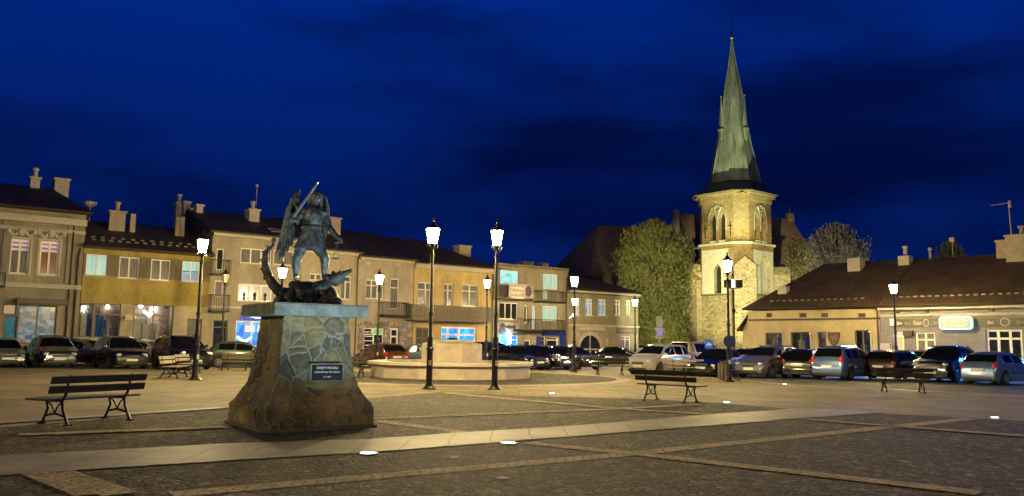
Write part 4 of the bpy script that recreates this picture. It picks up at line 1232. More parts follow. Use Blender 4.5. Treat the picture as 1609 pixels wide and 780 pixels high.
# spire
ZS = lambda py: zat(1158, py, YT) - .55 * max(0, min(1, (py - 150) / 134))
def reg(r, n=8, a0=22.5):
    return [(r * math.cos(R(a0 + 45 * k)), r * math.sin(R(a0 + 45 * k))) for k in range(n)]
base = octo(TH + .85, TC + .35)
base = sorted(base, key=lambda p: math.atan2(p[1], p[0]) % (2 * math.pi))
top0 = sorted(reg(3.45), key=lambda p: math.atan2(p[1], p[0]) % (2 * math.pi))
b = MB(); vs = [(x, y, Z(303.5)) for x, y in base] + [(x, y, Z(284)) for x, y in top0] + [(x, y, Z(302) + .003) for x, y in base]
b.add([(x, y, Z(302) + .01) for x, y in base] + [(x, y, Z(283.5)) for x, y in top0], [(k, (k + 1) % 8, 8 + (k + 1) % 8, 8 + k) for k in range(8)] + [tuple(range(8))])
for k in range(8):   # standing seams
    A = Vector((*base[k], Z(302) + .01)); B2 = Vector((*base[(k + 1) % 8], Z(302) + .01)); C2 = Vector((*top0[k], Z(283.5))); D2 = Vector((*top0[(k + 1) % 8], Z(283.5)))
    for u in (0, .25, .5, .75): b.tube([A.lerp(B2, u), C2.lerp(D2, u)], .05, 4)
b.build('spire_skirt', M_SKIRT, ch)
prof = [(3.40, 284), (2.85, 255), (2.35, 230), (1.93, 205), (1.68, 185), (1.36, 157), (.98, 130), (.58, 106), (.30, 85), (.07, 63)]
b = MB(); b.lathe([(r, ZS(y)) for r, y in prof], 8, ang=R(22.5))
for k in range(8):
    a = R(22.5 + 45 * k)
    b.tube([(r * 1.0 * math.cos(a), r * 1.0 * math.sin(a), ZS(y)) for r, y in prof], .07, 4)
b.build('spire', M_COP, ch)
for k in range(4):
    a = R((-106, -4, 74, 176)[k]); r = 1.9
    M = Matrix.Translation((r * math.cos(a), r * math.sin(a), 0)) @ Matrix.Rotation(a, 4, 'Z')
    b = MB(); b.box(-.9, .25, -.28, .28, ZS(219), ZS(206), M); b.box(-.9, .36, -.38, .38, ZS(206) + .002, ZS(203.5), M)
    b.lathe([(.36, ZS(203.5) + .002), (.22, ZS(185)), (.06, ZS(158)), (.02, ZS(156))], 4, M=M, ang=R(45)); b.lathe([(.05, ZS(219) - .9), (.3, ZS(219))], 4, M=M, ang=R(45))
    b.ball(M @ Vector((0, 0, ZS(155))), .12, 6, 4)
    b.build('spire_pinnacle', M_COP, ch)
b = MB(); b.ball((0, 0, ZS(59.5)), .3, 10, 8); b.build('finial_ball', mat('gilt_ball', (.45, .33, .12), .35, metal=.8), ch, smooth=True)
b = MB(); b.tube([(0, 0, ZS(62)), (0, 0, ZS(20))], .045, 5); b.tube([(-.45, 0, ZS(38)), (.45, 0, ZS(38))], .04, 4); b.build('finial_cross', M_IRON, ch)
# nave behind the tower (world-aligned pieces placed in the church's frame)
inv = (Matrix.Translation((TP.x, TP.y, 0)) @ Matrix.Rotation(math.atan2(-.770, .639), 4, 'Z')).inverted()
def nave(pa, pb, wz, ze, zl, name, m, mg, out=.4):
    A, B2 = Vector(pa), Vector(pb)
    d = (B2 - A); d.z = 0; L_ = d.length; d.normalize(); n = Vector((d.y, -d.x, 0))
    if n.y > 0: n = -n
    def P(u, v, zz): q = A + d * u + n * v; q.z = zz; return inv @ q
    b = MB()
    lo = [P(0, wz, -.5), P(L_, wz, -.5), P(L_, -wz, -.5), P(0, -wz, -.5)]; hi = [P(0, wz, ze), P(L_, wz, ze), P(L_, -wz, ze), P(0, -wz, ze)]
    b.add(lo + hi + [P(0, 0, A.z - .1), P(L_, 0, B2.z - .1)], [(0, 1, 5, 4), (1, 2, 6, 5), (2, 3, 7, 6), (3, 0, 4, 7), (4, 7, 8), (5, 9, 6)])
    b.build(name + '_wall', mg, ch)
    b = MB(); o = out
    sl = (A.z - ze) / wz
    b.add([P(-o, wz + o, ze - o * sl + .05), P(L_ + o, wz + o, ze - o * sl + .05), P(L_ + o, 0, B2.z + .05), P(-o, 0, A.z + .05), P(-o, -wz - o, ze - o * sl + .05), P(L_ + o, -wz - o, ze - o * sl + .05)], [(0, 1, 2, 3), (3, 2, 5, 4)])
    b.build(name + '_roof', m, ch)
nave(at(1068, 122, 336), at(1240, 126, 345), 8.5, zat(1150, 425, 118), 0, 'nave', M_NAVE, mat('nave_wall', (.09, .07, .05), .9, var=.2))
g0 = at(1062, 121.4, 331)
b = MB()
P_ = lambda v: inv @ Vector(v)
pA = at(1062, 121.5, 331); 
b.add([P_((pA.x - .9, pA.y, 8)), P_((pA.x + .5, pA.y, 8)), P_((pA.x + .5, pA.y, pA.z + .2)), P_((pA.x - .1, pA.y, pA.z + .2)), P_((pA.x - .9, pA.y, pA.z - 2.5)),
       P_((pA.x - .9, pA.y + 1, 8)), P_((pA.x + .5, pA.y + 1, 8)), P_((pA.x + .5, pA.y + 1, pA.z + .2)), P_((pA.x - .1, pA.y + 1, pA.z + .2)), P_((pA.x - .9, pA.y + 1, pA.z - 2.5))],
      [(0, 1, 2, 3, 4), (9, 8, 7, 6, 5), (0, 4, 9, 5), (4, 3, 8, 9), (3, 2, 7, 8), (2, 1, 6, 7)])
b.build('gable_parapet', mat('parapet_stone', (.32, .3, .26), .9, var=.2), ch)
pB = at(1241, 126, 344)
b = MB(); b.box(-.5, .5, -.5, .5, pB.z - 4, pB.z + .8, inv @ Matrix.Translation((pB.x, pB.y, 0))); b.tube([P_((pB.x, pB.y, pB.z + .8)), P_((pB.x, pB.y, pB.z + 1.9))], .06, 4); b.build('gable_pinnacle', M_NAVE, ch)

# the big dark hipped roof left of the tree
pa, pb = at(940, 100, 354), at(1012, 102, 357)
d = (pb - pa).normalized(); hall = empty('parish_hall', (pa.x, pa.y, 0), math.atan2(d.y, d.x), 'large dark hall with a steep brown hipped roof rising behind the arched gate house', 'building')
Lh = (pb - pa).length
ze = zat(897, 434, 92)
b = MB(); b.box(-4.4, Lh + 2.6, -8, 8, -.5, ze); b.build('wall', mat('nave_wall', (.09, .07, .05)), hall)
b = MB(); v = [(-4.9, -8.6, ze), (Lh + 3, -8.6, ze), (Lh + 3, 8.6, ze), (-4.9, 8.6, ze), (0, 0, pa.z), (Lh, 0, pb.z)]
b.add(v, [(0, 1, 5, 4), (2, 3, 4, 5), (0, 4, 3), (1, 2, 5), (3, 2, 1, 0)]); b.build('roof', M_NAVE, hall)

# low churchyard wall with a pale gate post, between tree and tower
cw = empty('churchyard_wall', at(1000, 79), R(3), 'low dark churchyard wall running behind the parked cars towards the tower', 'wall')
b = MB(); b.box(0, 28, 0, .5, -.2, 1.2); b.build('wall', M_RUB, cw); b = MB(); b.box(-.1, 28.1, -.1, .6, 1.202, 1.32); b.build('coping', M_SILL, cw)

# ================================================================== TREES
def leafmat(name, c1, c2):
    m = bpy.data.materials.new(name); m.use_nodes = True; t = m.node_tree; p = t.nodes['Principled BSDF']
    p.inputs['Roughness'].default_value = .6; p.inputs['Specular IOR Level'].default_value = .25
    c = t.nodes.new('ShaderNodeTexCoord'); n = t.nodes.new('ShaderNodeTexNoise'); n.inputs['Scale'].default_value = 2.2; n.inputs['Detail'].default_value = 6; n.inputs['Roughness'].default_value = .8
    t.links.new(c.outputs['Object'], n.inputs[0]); r = t.nodes.new('ShaderNodeValToRGB'); r.color_ramp.elements[0].position = .38; r.color_ramp.elements[1].position = .62
    r.color_ramp.elements[0].color = (*c1, 1); r.color_ramp.elements[1].color = (*c2, 1); t.links.new(n.outputs['Fac'], r.inputs[0]); t.links.new(r.outputs[0], p.inputs['Base Color'])
    return m
def leaves(name, P, size, m, parent, longer=1.0):
    n = len(P)
    a = rng.normal(size=(n, 3)); a /= np.linalg.norm(a, axis=1)[:, None]
    c = rng.normal(size=(n, 3)); c = np.cross(a, c); c /= np.linalg.norm(c, axis=1)[:, None]
    s = size * rng.uniform(.6, 1.3, (n, 1))
    a[:, 2] *= longer
    V = np.stack([P - a * s, P + c * s * .45, P + a * s, P - c * s * .45], 1).reshape(-1, 3)
    me = bpy.data.meshes.new(name); me.vertices.add(4 * n); me.vertices.foreach_set('co', V.ravel())
    me.loops.add(4 * n); me.loops.foreach_set('vertex_index', np.arange(4 * n)); me.polygons.add(n)
    me.polygons.foreach_set('loop_start', np.arange(n) * 4); me.polygons.foreach_set('loop_total', np.full(n, 4))
    me.materials.append(m); me.update(); me.validate()
    o = bpy.data.objects.new(name, me); COL.objects.link(o); o.parent = parent
    return o
M_BARK = mat('bark', (.09, .07, .05), .95, var=.3, vs=4, bump=.5)
def tree(name, label, cx, Y, env, n_str, per, lsize, m, yb, trunk_r=.3, group=None, twig=False):
    """env: (py, centre px, half width px) outline of the crown; strands fan upward and outward from the limbs"""
    base_ = at(cx, Y)
    root = empty(name, base_, 0, label, 'tree', group)
    ys = np.array([zat(cx, e[0], Y) for e in env])[::-1]
    cxs = np.array([(at(e[1], Y).x - base_.x) for e in env])[::-1]
    ws = np.array([e[2] * Y / F_PX for e in env])[::-1]
    z0, z1 = ys[0], ys[-1]
    pts = []; limbs = []
    for i in range(n_str):
        zt_ = z0 + (z1 - z0) * rng.uniform(0.02, 1) ** .85
        w_ = np.interp(zt_, ys, ws) * (1 + .10 * math.sin(3.1 * zt_ + 5 * rng.uniform()))
        c_ = np.interp(zt_, ys, cxs)
        a_ = rng.uniform(0, 2 * math.pi); rr = w_ * rng.uniform(.30, 1.12) ** .5 * (1 + .07 * math.sin(5 * a_ + 1.7 * zt_))
        tip = np.array([c_ + rr * math.cos(a_), rr * .8 * math.sin(a_), zt_])
        ln_ = rng.uniform(1.0, 2.4) * (1 if zt_ > z0 + 2 else .6)
        out = np.array([math.cos(a_) * rr / max(w_, .1), math.sin(a_) * rr / max(w_, .1), 2.0]); out /= np.linalg.norm(out)
        t_ = rng.uniform(0, 1, per)[:, None]
        q = tip - out * ln_ * t_ + rng.normal(size=(per, 3)) * (.035 + .07 * t_)
        pts.append(q)
        if i % 14 == 0: limbs.append((tip, c_))
    P = np.concatenate(pts)
    leaves('crown', P, lsize, m, root, 1.3)
    b = MB()
    b.tube([(0, 0, -.2), (.1, 0, z0 + 1), (0, .1, (z0 + z1) / 2), (0, 0, z1 - 1.2)], [trunk_r * 1.3, trunk_r, trunk_r * .6, .05], 8)
    for tip, c_ in limbs[:60]:
        st = Vector((0, 0, max(z0 * .6, tip[2] - rng.uniform(2, 4.5)))); tp = Vector(tip)
        b.tube([st, st.lerp(tp, .5) + Vector((0, 0, -.2)), tp], [trunk_r * .28, trunk_r * .16, .02], 5)
    b.build('trunk', M_BARK, root, smooth=True)
    return root
M_LF1 = leafmat('willow_leaves', (.12, .13, .035), (.40, .40, .15))
M_LF2 = leafmat('pale_twigs', (.24, .23, .14), (.48, .45, .32))
M_LF3 = leafmat('olive_buds', (.22, .22, .07), (.42, .40, .17))
tree('big_willow', 'big pale-green rounded tree reaching to the ground between hall and church tower', 1034, 84,
     [(344, 1028, 6), (352, 1028, 26), (364, 1028, 45), (385, 1030, 58), (410, 1030, 62), (440, 1032, 57), (470, 1036, 49), (500, 1040, 43), (535, 1044, 40), (556, 1044, 36)],
     3300, 24, .115, M_LF1, 556, .4)
tree('bare_tree', 'small olive half-bare tree directly right of the church tower', 1256, 84,
     [(371, 1254, 4), (380, 1255, 13), (398, 1256, 19), (418, 1257, 17), (436, 1258, 11), (470, 1258, 6)], 420, 20, .10, M_LF3, 470, .14)
tree('bare_tree', 'wide grey half-bare tree showing above the yellow shop roof', 1318, 92,
     [(350, 1318, 8), (358, 1318, 28), (372, 1320, 44), (390, 1322, 54), (410, 1322, 52), (430, 1322, 40), (460, 1322, 20)], 1300, 22, .10, M_LF2, 460, .25)
tree('far_tree', 'dark treetop barely showing over the shoe shop ridge', 1502, 110,
     [(377, 1502, 6), (385, 1502, 18), (397, 1502, 28), (430, 1502, 24)], 260, 18, .16, M_LF3, 430, .25)
# ================================================================== STREET LAMPS
M_LPOST = mat('lamp_post_black', (0.018, 0.016, 0.014), 0.38, metal=0.5, var=0.2, vs=8)
M_LGLASS = mat('lamp_glass_lit', (.8, .8, .8), .4, var=0, emit=WARM, es=LAMP_S)
M_LOFF = mat('lamp_glass_off_glow', (.55, .5, .42), .2, var=0, emit=WARM, es=.12)  # lamp is off, a faint warm glow is put into its glass
M_LDIM = mat('lamp_glass_dim', (.8, .8, .8), .4, var=0, emit=(1, .72, .42), es=40)
M_STK = mat('sticker_paper', (.5, .48, .45), .6, var=.2)
def lamp(loc, label, gm, rz=0.3, sticker=False, copy=None):
    if copy:
        r = copy_tree(copy); r.location = loc; r.rotation_euler = (0, 0, rz); r['label'] = label
        for c in children(r):
            if c.name.startswith('lantern_glass') and gm is not M_LGLASS:
                me = c.data.copy(); me.materials.clear(); me.materials.append(gm); c.data = me
        return r
    r = empty('street_lamp', loc, rz, label, 'street lamp', 'street lamps on the square')
    b = MB(); b.lathe([(.24, 0), (.24, .03), (.19, .06), (.13, .14), (.11, .25), (.105, .5), (.098, 1.25), (.13, 1.28), (.13, 1.33), (.095, 1.37)], 12)
    b.build('base', M_LPOST, r, smooth=True)
    b = MB(); b.lathe([(.092, 1.37), (.088, 1.6), (.11, 1.63), (.11, 1.68), (.07, 1.74), (.062, 2.4), (.085, 2.43), (.085, 2.5), (.058, 2.55), (.05, 4.35), (.075, 4.38), (.075, 4.43), (.045, 4.48), (.04, 4.62), (.09, 4.70), (.10, 4.76)], 12)
    b.build('post', M_LPOST, r, smooth=True)
    # lantern
    b = MB(); b.lathe([(.125, 4.80), (.215, 5.27)], 6, cap=True); b.build('lantern_glass', gm, r)
    b = MB(); b.lathe([(.10, 4.762), (.145, 4.78), (.145, 4.797)], 6)
    for k in range(6):
        a = 2 * math.pi * k / 6
        b.tube([(.135 * math.cos(a), .135 * math.sin(a), 4.79), (.227 * math.cos(a), .227 * math.sin(a), 5.28)], .011, 4)
    for sg in (-1, 1):
        b.tube([(0, 0, 4.55), (sg * .14, 0, 4.62), (sg * .2, 0, 4.74), (sg * .13, 0, 4.79)], .012, 4)
    b.build('lantern_frame', M_LPOST, r)
    b = MB(); b.lathe([(.25, 5.275), (.25, 5.30), (.19, 5.35), (.10, 5.42), (.07, 5.5), (.035, 5.53), (.045, 5.57), (.01, 5.68)], 6); b.build('lantern_cap', M_LPOST, r)
    if True:
        b = MB(); b.box(-.05, .05, -.115, -.108, .78, .95); b.build('sticker', M_STK, r)
    return r
L0 = lamp(G(674, 612), 'tall lit black lamp, left one of the pair before the fountain', M_LGLASS, .2)
def LP(p, label, gm=M_LGLASS, rz=.3, sc=1.0):
    r = lamp(p, label, gm, rz, copy=L0); r.scale = (sc, sc, sc); return r
LP(G(777, 612.5), 'tall lit black lamp, right one of the pair before the fountain', rz=.5)
LP(G(306, 597.5), 'lit lamp in front of the mustard yellow house, next to two small benches', rz=1.0)
L3 = LP(G(1146, 600.5), 'lit lamp in front of the church tower carrying a round blue sign', rz=.1)
LP(G(902, 585), 'lit lamp before the archway house, the nearer of two in line', rz=.7)
LP(at(903, 60), 'lit lamp before the archway house, the farther of two in line', rz=.9, sc=.92)
LP(at(998, 61), 'lit lamp at the left edge of the big willow', rz=1.2, sc=.93)
LP(at(593, 46.4), 'lit lamp just right of the statue in front of the mural shop', rz=.4)
LP(at(439, 42.7), 'lit lamp seen glowing between the dragon tail and the angel', rz=.3)
LP(at(764, 48.6), 'dimmer lamp behind the fountain at the corner of the yellow balcony house', M_LDIM, rz=.8)
LP(at(1408, 47.9), 'lit lamp before the low roofs at the right, by the grey shoe shop', rz=.4)
LP(at(349, 47), 'unlit lamp beside the dark doorway of the three-storey house', M_LOFF, rz=.4)
for i, (x, y) in enumerate([(-14.5, 7.0), (15, 7.0), (27.5, 21)]):
    LP(Vector((x, y, 0)), ['lit lamp out of view left of the near bench', 'lit lamp right of the cobbled field out of view', 'lit lamp at the right end of the car row out of view'][i])
# round blue sign on the lamp by the church
rs = empty('round_sign', L3.location + Vector((0, 0, 0)), 0, 'small round blue road sign fixed to the lamp before the church', 'sign')
M_BLUE = mat('sign_blue', (.01, .06, .4), .4, var=.05); M_SW = mat('sign_white', (.7, .7, .7), .5, var=0); M_GREYM = mat('sign_back_grey', (.3, .29, .27), .5, metal=.5)
My = Matrix.Rotation(R(90), 4, 'X')
b = MB(); b.lathe([(.27, .135), (.27, .155)], 20, M=Matrix.Translation((0, 0, 1.75)) @ My); b.build('sign_plate', mat('sign_deep_blue', (.015, .03, .14), .5, var=.1), rs)
b = MB(); b.box(-.16, .16, -.13, .0, 1.70, 1.74); b.build('bracket', M_GREYM, rs)

# double-sided parking sign seen from behind, before the willow
p = at(1036, 53)
sg = empty('sign_pole', p, .15, 'thin grey pole with two rectangular signs before the big willow', 'sign')
b = MB(); b.tube([(0, 0, 0), (0, 0, 3.5)], .035, 8); b.build('pole', M_GREYM, sg)
b = MB(); b.box(-.22, .2, -.06, -.04, 2.75, 3.42); b.build('sign_plate', M_GREYM, sg)
b = MB(); b.box(-.24, .26, -.06, -.04, 2.0, 2.72); sp_ = b.build('sign_plate', M_GREYM, sg); b = MB(); b.box(-.12, .24, -.068, -.061, 2.2, 2.66); b.build('blue_field', mat('lilac_glow_field', (.2, .2, .6), .4, emit=(.25, .25, .9), es=.25), sp_)  # brightness of the blue field is put in as faint emission
# blue car-park sign
p = at(1113.5, 46)
cs = empty('parking_sign', p, .1, 'small blue sign with a white car pictogram behind the parked sedan', 'sign')
b = MB(); b.tube([(0, 0, 0), (0, 0, 1.9)], .03, 6); b.build('pole', M_GREYM, cs)
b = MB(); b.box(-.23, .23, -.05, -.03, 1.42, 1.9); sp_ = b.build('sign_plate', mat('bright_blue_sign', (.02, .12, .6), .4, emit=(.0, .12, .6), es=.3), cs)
b = MB(); b.box(-.15, .15, -.058, -.051, 1.58, 1.66); b.box(-.09, .09, -.058, -.051, 1.661, 1.75); b.lathe([(.035, .051), (.035, .058)], 8, M=Matrix.Translation((-.09, 0, 1.57)) @ My); b.lathe([(.035, .051), (.035, .058)], 8, M=Matrix.Translation((.09, 0, 1.57)) @ My); b.build('car_pictogram', M_SW, sp_)

# floodlight mast aimed at the church
fp = at(1154, 62)
fm = empty('floodlight_mast', fp, R(-8), 'dark mast with a cluster of floodlights aimed at the church, behind the lamp', 'floodlight mast')
zt_ = zat(1154, 446, 62)
b = MB(); b.tube([(0, 0, 0), (0, 0, zt_ + .3)], .07, 8); b.tube([(-.55, 0, zt_ - .35), (.55, 0, zt_ - .35)], .03, 5); b.lathe([(.1, zt_ - 2.2), (.15, zt_ - 2.1), (.1, zt_ - 1.9)], 8); b.build('mast', M_LPOST, fm)
for x in (-.42, .42):
    b = MB(); b.box(x - .26, x + .26, -.12, .18, zt_ - .3, zt_ + .28); b.build('floodlight', M_LPOST, fm)
b = MB(); b.box(-.09, .09, -.1, .1, zt_ - .28, zt_ + .3); b.build('lit_floodlight', emis('floodlight_glow', (.95, 1, .9), 12), fm)
b = MB(); b.box(-.06, .06, -.06, .06, zt_ + .45, zt_ + .8); b.build('camera_box', M_LPOST, fm)
def spot(name, loc, tgt, e, col, size, blend=.4, parent=None, rad=.15):
    l = bpy.data.lights.new(name, 'SPOT'); l.energy = e; l.color = col; l.spot_size = R(size); l.spot_blend = blend; l.shadow_soft_size = rad
    o = bpy.data.objects.new(name, l); COL.objects.link(o); o.location = loc
    o.rotation_euler = (Vector(tgt) - Vector(loc)).to_track_quat('-Z', 'Y').to_euler()
    return o
TW = Vector((TP.x, TP.y, 0))
spot('flood_spot', fp + Vector((0.1, .5, zt_)), TW + Vector((0, 0, 9.5)), 95000, (1, .88, .42), 26, .5)
# ground floodlights nearer the tower (hidden behind the row of cars)
for i, (p, tg, e, cc, lab) in enumerate([(at(1120, 88), TW + Vector((-1, -3, 12)), 6500, (1, .86, .38), 'low floodlight at the left foot of the tower'),
                           (at(1172, 86), TW + Vector((2, -3, 14)), 4000, (.95, .95, .5), 'low floodlight in front of the tower'),
                           (Vector((TP.x + 9.5, TP.y - 17, 0)), TW + Vector((3, -1, 13)), 3500, (.95, .95, .5), 'low floodlight at the right foot of the tower')]):
    fl = empty('ground_floodlight', p, 0, lab, 'floodlight', 'floodlights round the church')
    b = MB(); b.box(-.3, .3, -.15, .15, .15, .5); b.tube([(-.2, 0, 0), (-.2, 0, .2)], .03, 4); b.tube([(.2, 0, 0), (.2, 0, .2)], .03, 4); b.build('housing', M_LPOST, fl)
    spot('flood_spot', p + Vector((0, .3, .7)), tg, e, cc, 75, .6)

# ================================================================== RECESSED GROUND LIGHTS
M_SLAB0 = mat('dull_cover', (.25, .22, .17), .7, var=.2)
M_STEEL = mat('steel_ring', (.12, .12, .12), .35, metal=.9, var=.1)
M_GL = emis('ground_light_glow', (.72, .90, 1.0), 14)
gl0 = None
for i, (px, py, lab) in enumerate([(578, 715.5, 'recessed ground light below the path edge, nearest to the statue'), (800, 699, 'recessed ground light below the path edge, right of the first'),
                     (867, 619.5, 'small bright ground light at the far cobble edge right of the fountain'), (1141, 634, 'small ground light just right of the middle bench'),
                     (1233, 605, 'far ground light near the road before the silver cars'), (1563, 658, 'ground light near the right edge of the photo')]):
    if gl0 is None:
        gl0 = empty('ground_light', (0, 0, 0), 0, '', 'ground light', 'ground lights along the paving')
        b = MB(); b.lathe([(.14, .012), (.14, .030), (.105, .032), (.105, .02)], 20, cap=False); b.build('steel_ring', M_STEEL, gl0)
        b = MB(); b.lathe([(.103, .02), (.09, .034), (.001, .040)], 20); b.build('glass', M_GL, gl0)
        o = gl0
    else:
        o = copy_tree(gl0)
    o.location = G(px, py); o['label'] = lab
    if i >= 2: o.scale = (.8, .8, 1)
for (px, py, lab) in [(714, 721.5, 'flat pale metal cover in the cobbles between the two bright ground lights'), (790, 754, 'flat pale metal cover low in the near cobbles')]:
    p = G(px, py); o = MB().lathe([(.07, .012), (.07, .022), (.06, .023)], 16).build('metal_cover', M_SLAB0); o.location = p; tag(o, lab, 'cover')

# ================================================================== FOUNTAIN
M_FST = mat('fountain_stone', (0.46, 0.39, 0.30), 0.7, var=0.22, vs=1.6, bump=0.25, bs=14, detail=8)
M_FRM = mat('fountain_rim_stone', (0.52, 0.45, 0.35), 0.6, var=0.12, vs=2.5, bump=0.15)
fo = empty('fountain', (FC.x, FC.y, 0), R(12), 'wide low stone fountain basin with a square central block, dry', 'fountain')
b = MB(); b.lathe([(3.62, 0), (3.62, .50), (3.2, .50), (3.2, 0.15)], 12, cap=False); b.build('basin_wall', M_FST, fo)
b = MB(); b.lathe([(3.70, .502), (3.78, .56), (3.78, .67), (3.72, .70), (3.15, .70), (3.15, .502)], 12, cap=False); b.build('basin_rim', M_FRM, fo)
b = MB(); b.lathe([(3.2, .12), (3.2, .16)], 12); b.build('basin_floor', M_FST, fo)
b = MB(); b.lathe([(1.45, .16), (1.42, 1.44), (1.36, 1.5)], 8, ang=R(10)); b.lathe([(1.36, 1.502), (1.0, 1.56), (1.0, 1.66)], 8, ang=R(10)); b.lathe([(1.7, .16), (1.7, .72)], 8, ang=R(10)); b.build('central_block', M_FST, fo)

# ================================================================== BENCHES
M_BW = mat('bench_wood', (0.022, 0.015, 0.010), 0.5, var=0.25, vs=3, stretch=(.5, 6, 6), bump=.2)
M_BWL = mat('bench_wood_pale', (0.22, 0.18, 0.11), 0.6, var=0.2, vs=3, stretch=(.5, 6, 6))  # paler copy of the bench wood
M_CI = mat('cast_iron', (0.016, 0.015, 0.014), 0.42, metal=0.6, var=0.2, vs=10)
def bench_proto(wm, label):
    r = empty('park_bench', (0, 0, 0), 0, label, 'bench', 'benches on the square')
    L_ = 1.9
    for y in (-.14, .0, .14, .27):
        b = MB(); b.box(-L_ / 2, L_ / 2, y - .058, y + .058, .43, .462); b.build('seat_slat', wm, r)
    Mb = Matrix.Translation((0, -.24, .46)) @ Matrix.Rotation(R(14), 4, 'X')
    for z0 in (.10, .27):
        b = MB(); b.box(-L_ / 2, L_ / 2, -.018, .014, z0, z0 + .125, Mb); b.build('backrest_slat', wm, r)
    for x in (-.62, .62):
        b = MB()
        b.tube([(x, -.36, .0), (x, -.30, .10), (x, -.20, .26), (x, -.17, .42), (x, -.25, .52), (x, -.33, .86)], [.028, .024, .022, .026, .024, .018], 6)
        b.tube([(x, .33, .0), (x, .27, .12), (x, .19, .28), (x, .24, .42)], [.028, .022, .022, .024], 6)
        b.tube([(x, -.19, .415), (x, .30, .415)], .024, 6); b.tube([(x, -.27, .15), (x, 0, .2), (x, .26, .15)], .02, 6)
        b.tube([(x, .0, .2), (x, -.06, .32), (x, -.16, .40)], .015, 5); b.tube([(x, .0, .2), (x, .08, .32), (x, .2, .40)], .015, 5)
        for yy in (-.36, .33): b.box(x - .045, x + .045, yy - .05, yy + .05, 0.0, .03)
        b.build('leg_frame', M_CI, r, smooth=True)
    return r
bd = bench_proto(M_BW, 'near dark bench left of the statue, seen from behind')
def put(src, x, y, rz, label, first=False):
    o = src if first else copy_tree(src)
    o.location = (x, y, 0.006); o.rotation_euler = (0, 0, R(rz)); o['label'] = label
    return o
pA_ = G(157, 666); put(bd, pA_.x - .899 * .36, pA_.y + .438 * .36, 64, 'large dark bench at the left, nearest bench, seen from behind', True)
put(bd, 4.38, 22.55, -42, 'dark bench in the middle of the cobbles, seen from behind')
p = at(1416, 29.2); put(bd, p.x, p.y, -10, 'dark bench in front of the cars at the right, before the grey shoe shop')
p = at(958, 42.2); put(bd, p.x, p.y, 2, 'small dark bench before the archway house, right of the fountain')
p = at(548, 35.5); put(bd, p.x, p.y, -150, 'dark bench half hidden behind the stone pedestal')
bl_ = bench_proto(M_BWL, 'pale')
p = at(374, 41.2); put(bl_, p.x, p.y, 172, 'pale wooden bench facing the square beside the green car', True)
p = at(1078, 41.5); put(bl_, p.x, p.y, 178, 'pale wooden bench behind the middle dark bench, before the beige off-roader')
p = at(277, 32.3); put(bl_, p.x, p.y, -84, 'pale bench seen end-on just left of the lamp')
p = at(299, 36.5); put(bl_, p.x, p.y, -86, 'pale bench half hidden behind the lamp at the yellow house')
p = at(1146, 38.0); put(bd, p.x, p.y, -98, 'dark bench seen end-on behind the lamp before the church')
# litter bins
def bin_(p, label):
    r = empty('litter_bin', p, .4, label, 'litter bin', 'litter bins')
    for k in range(10):
        a = 2 * math.pi * k / 10
        b = MB(); M = Matrix.Rotation(a, 4, 'Z'); b.box(.22, .25, -.055, .055, .08, .78, M); b.build('slat', mat('bin_wood', (.16, .12, .07), .7, var=.2), r)
    b = MB(); b.lathe([(.21, .06), (.21, .8), (.19, .8), (.19, .1)], 14); b.build('liner', M_CI, r)
bin_(at(337, 46), 'round slatted litter bin left of the unlit lamp'); bin_(at(1136, 37), 'round slatted litter bin beside the lamp before the church')

# ================================================================== PEDESTAL
M_PST = cellmat('pedestal_stone', [(0.17, 0.125, 0.04), (0.22, 0.165, 0.06), (0.10, 0.085, 0.045), (0.14, 0.14, 0.09), (0.24, 0.175, 0.06), (0.07, 0.068, 0.045)], 3.4, .75,
                mortar=(0.20, 0.185, 0.13), mw=0.04, bump=0.9, stretch=(1, 1, .8), noise=0.75, warp=.2, macro=.25)
M_SLAB = mat('concrete_slab', (0.24, 0.26, 0.22), 0.85, var=0, col2=(.10, .105, .085), vs=5, bump=0.4, bs=20, detail=8)
pd = empty('stone_pedestal', (-3.76, 14.86, 0), R(36), 'flared pedestal of yellow fieldstone with pale mortar and a black inscription plaque', 'pedestal')
def sqloft(prof, nx=1):
    b = MB(); vs = []
    for h, zz in prof:
        vs += [(-h, -h, zz), (h, -h, zz), (h, h, zz), (-h, h, zz)]
    fs = [(3, 2, 1, 0)]
    for j in range(len(prof) - 1):
        for k in range(4): fs.append((4 * j + k, 4 * j + (k + 1) % 4, 4 * j + 4 + (k + 1) % 4, 4 * j + 4 + k))
    m = 4 * (len(prof) - 1); fs.append((m, m + 1, m + 2, m + 3))
    b.add(vs, fs); return b
b = sqloft([(1.02, .012), (1.02, .05), (1.0, .06)]); b.build('base_plate', mat('base_plate_stone', (.12, .105, .08), .8, var=.2, vs=4), pd)
b = sqloft([(.97, .06), (.965, .36), (.95, .40), (.89, .46), (.83, .58), (.76, .72), (.70, .90), (.665, 1.1), (.64, 1.4), (.615, 1.7), (.60, 1.93)])
shaft = b.build('shaft', M_PST, pd)
sm = shaft.modifiers.new('sub', 'SUBSURF'); sm.subdivision_type = 'SIMPLE'; sm.levels = 5; sm.render_levels = 5
tx = bpy.data.textures.new('lumps', 'CLOUDS'); tx.noise_scale = .13
dm = shaft.modifiers.new('disp', 'DISPLACE'); dm.texture = tx; dm.strength = .06; dm.mid_level = .5
b = sqloft([(.82, 1.932), (.86, 1.96), (.865, 2.12), (.85, 2.15)]); sl = b.build('slab', M_SLAB, pd)
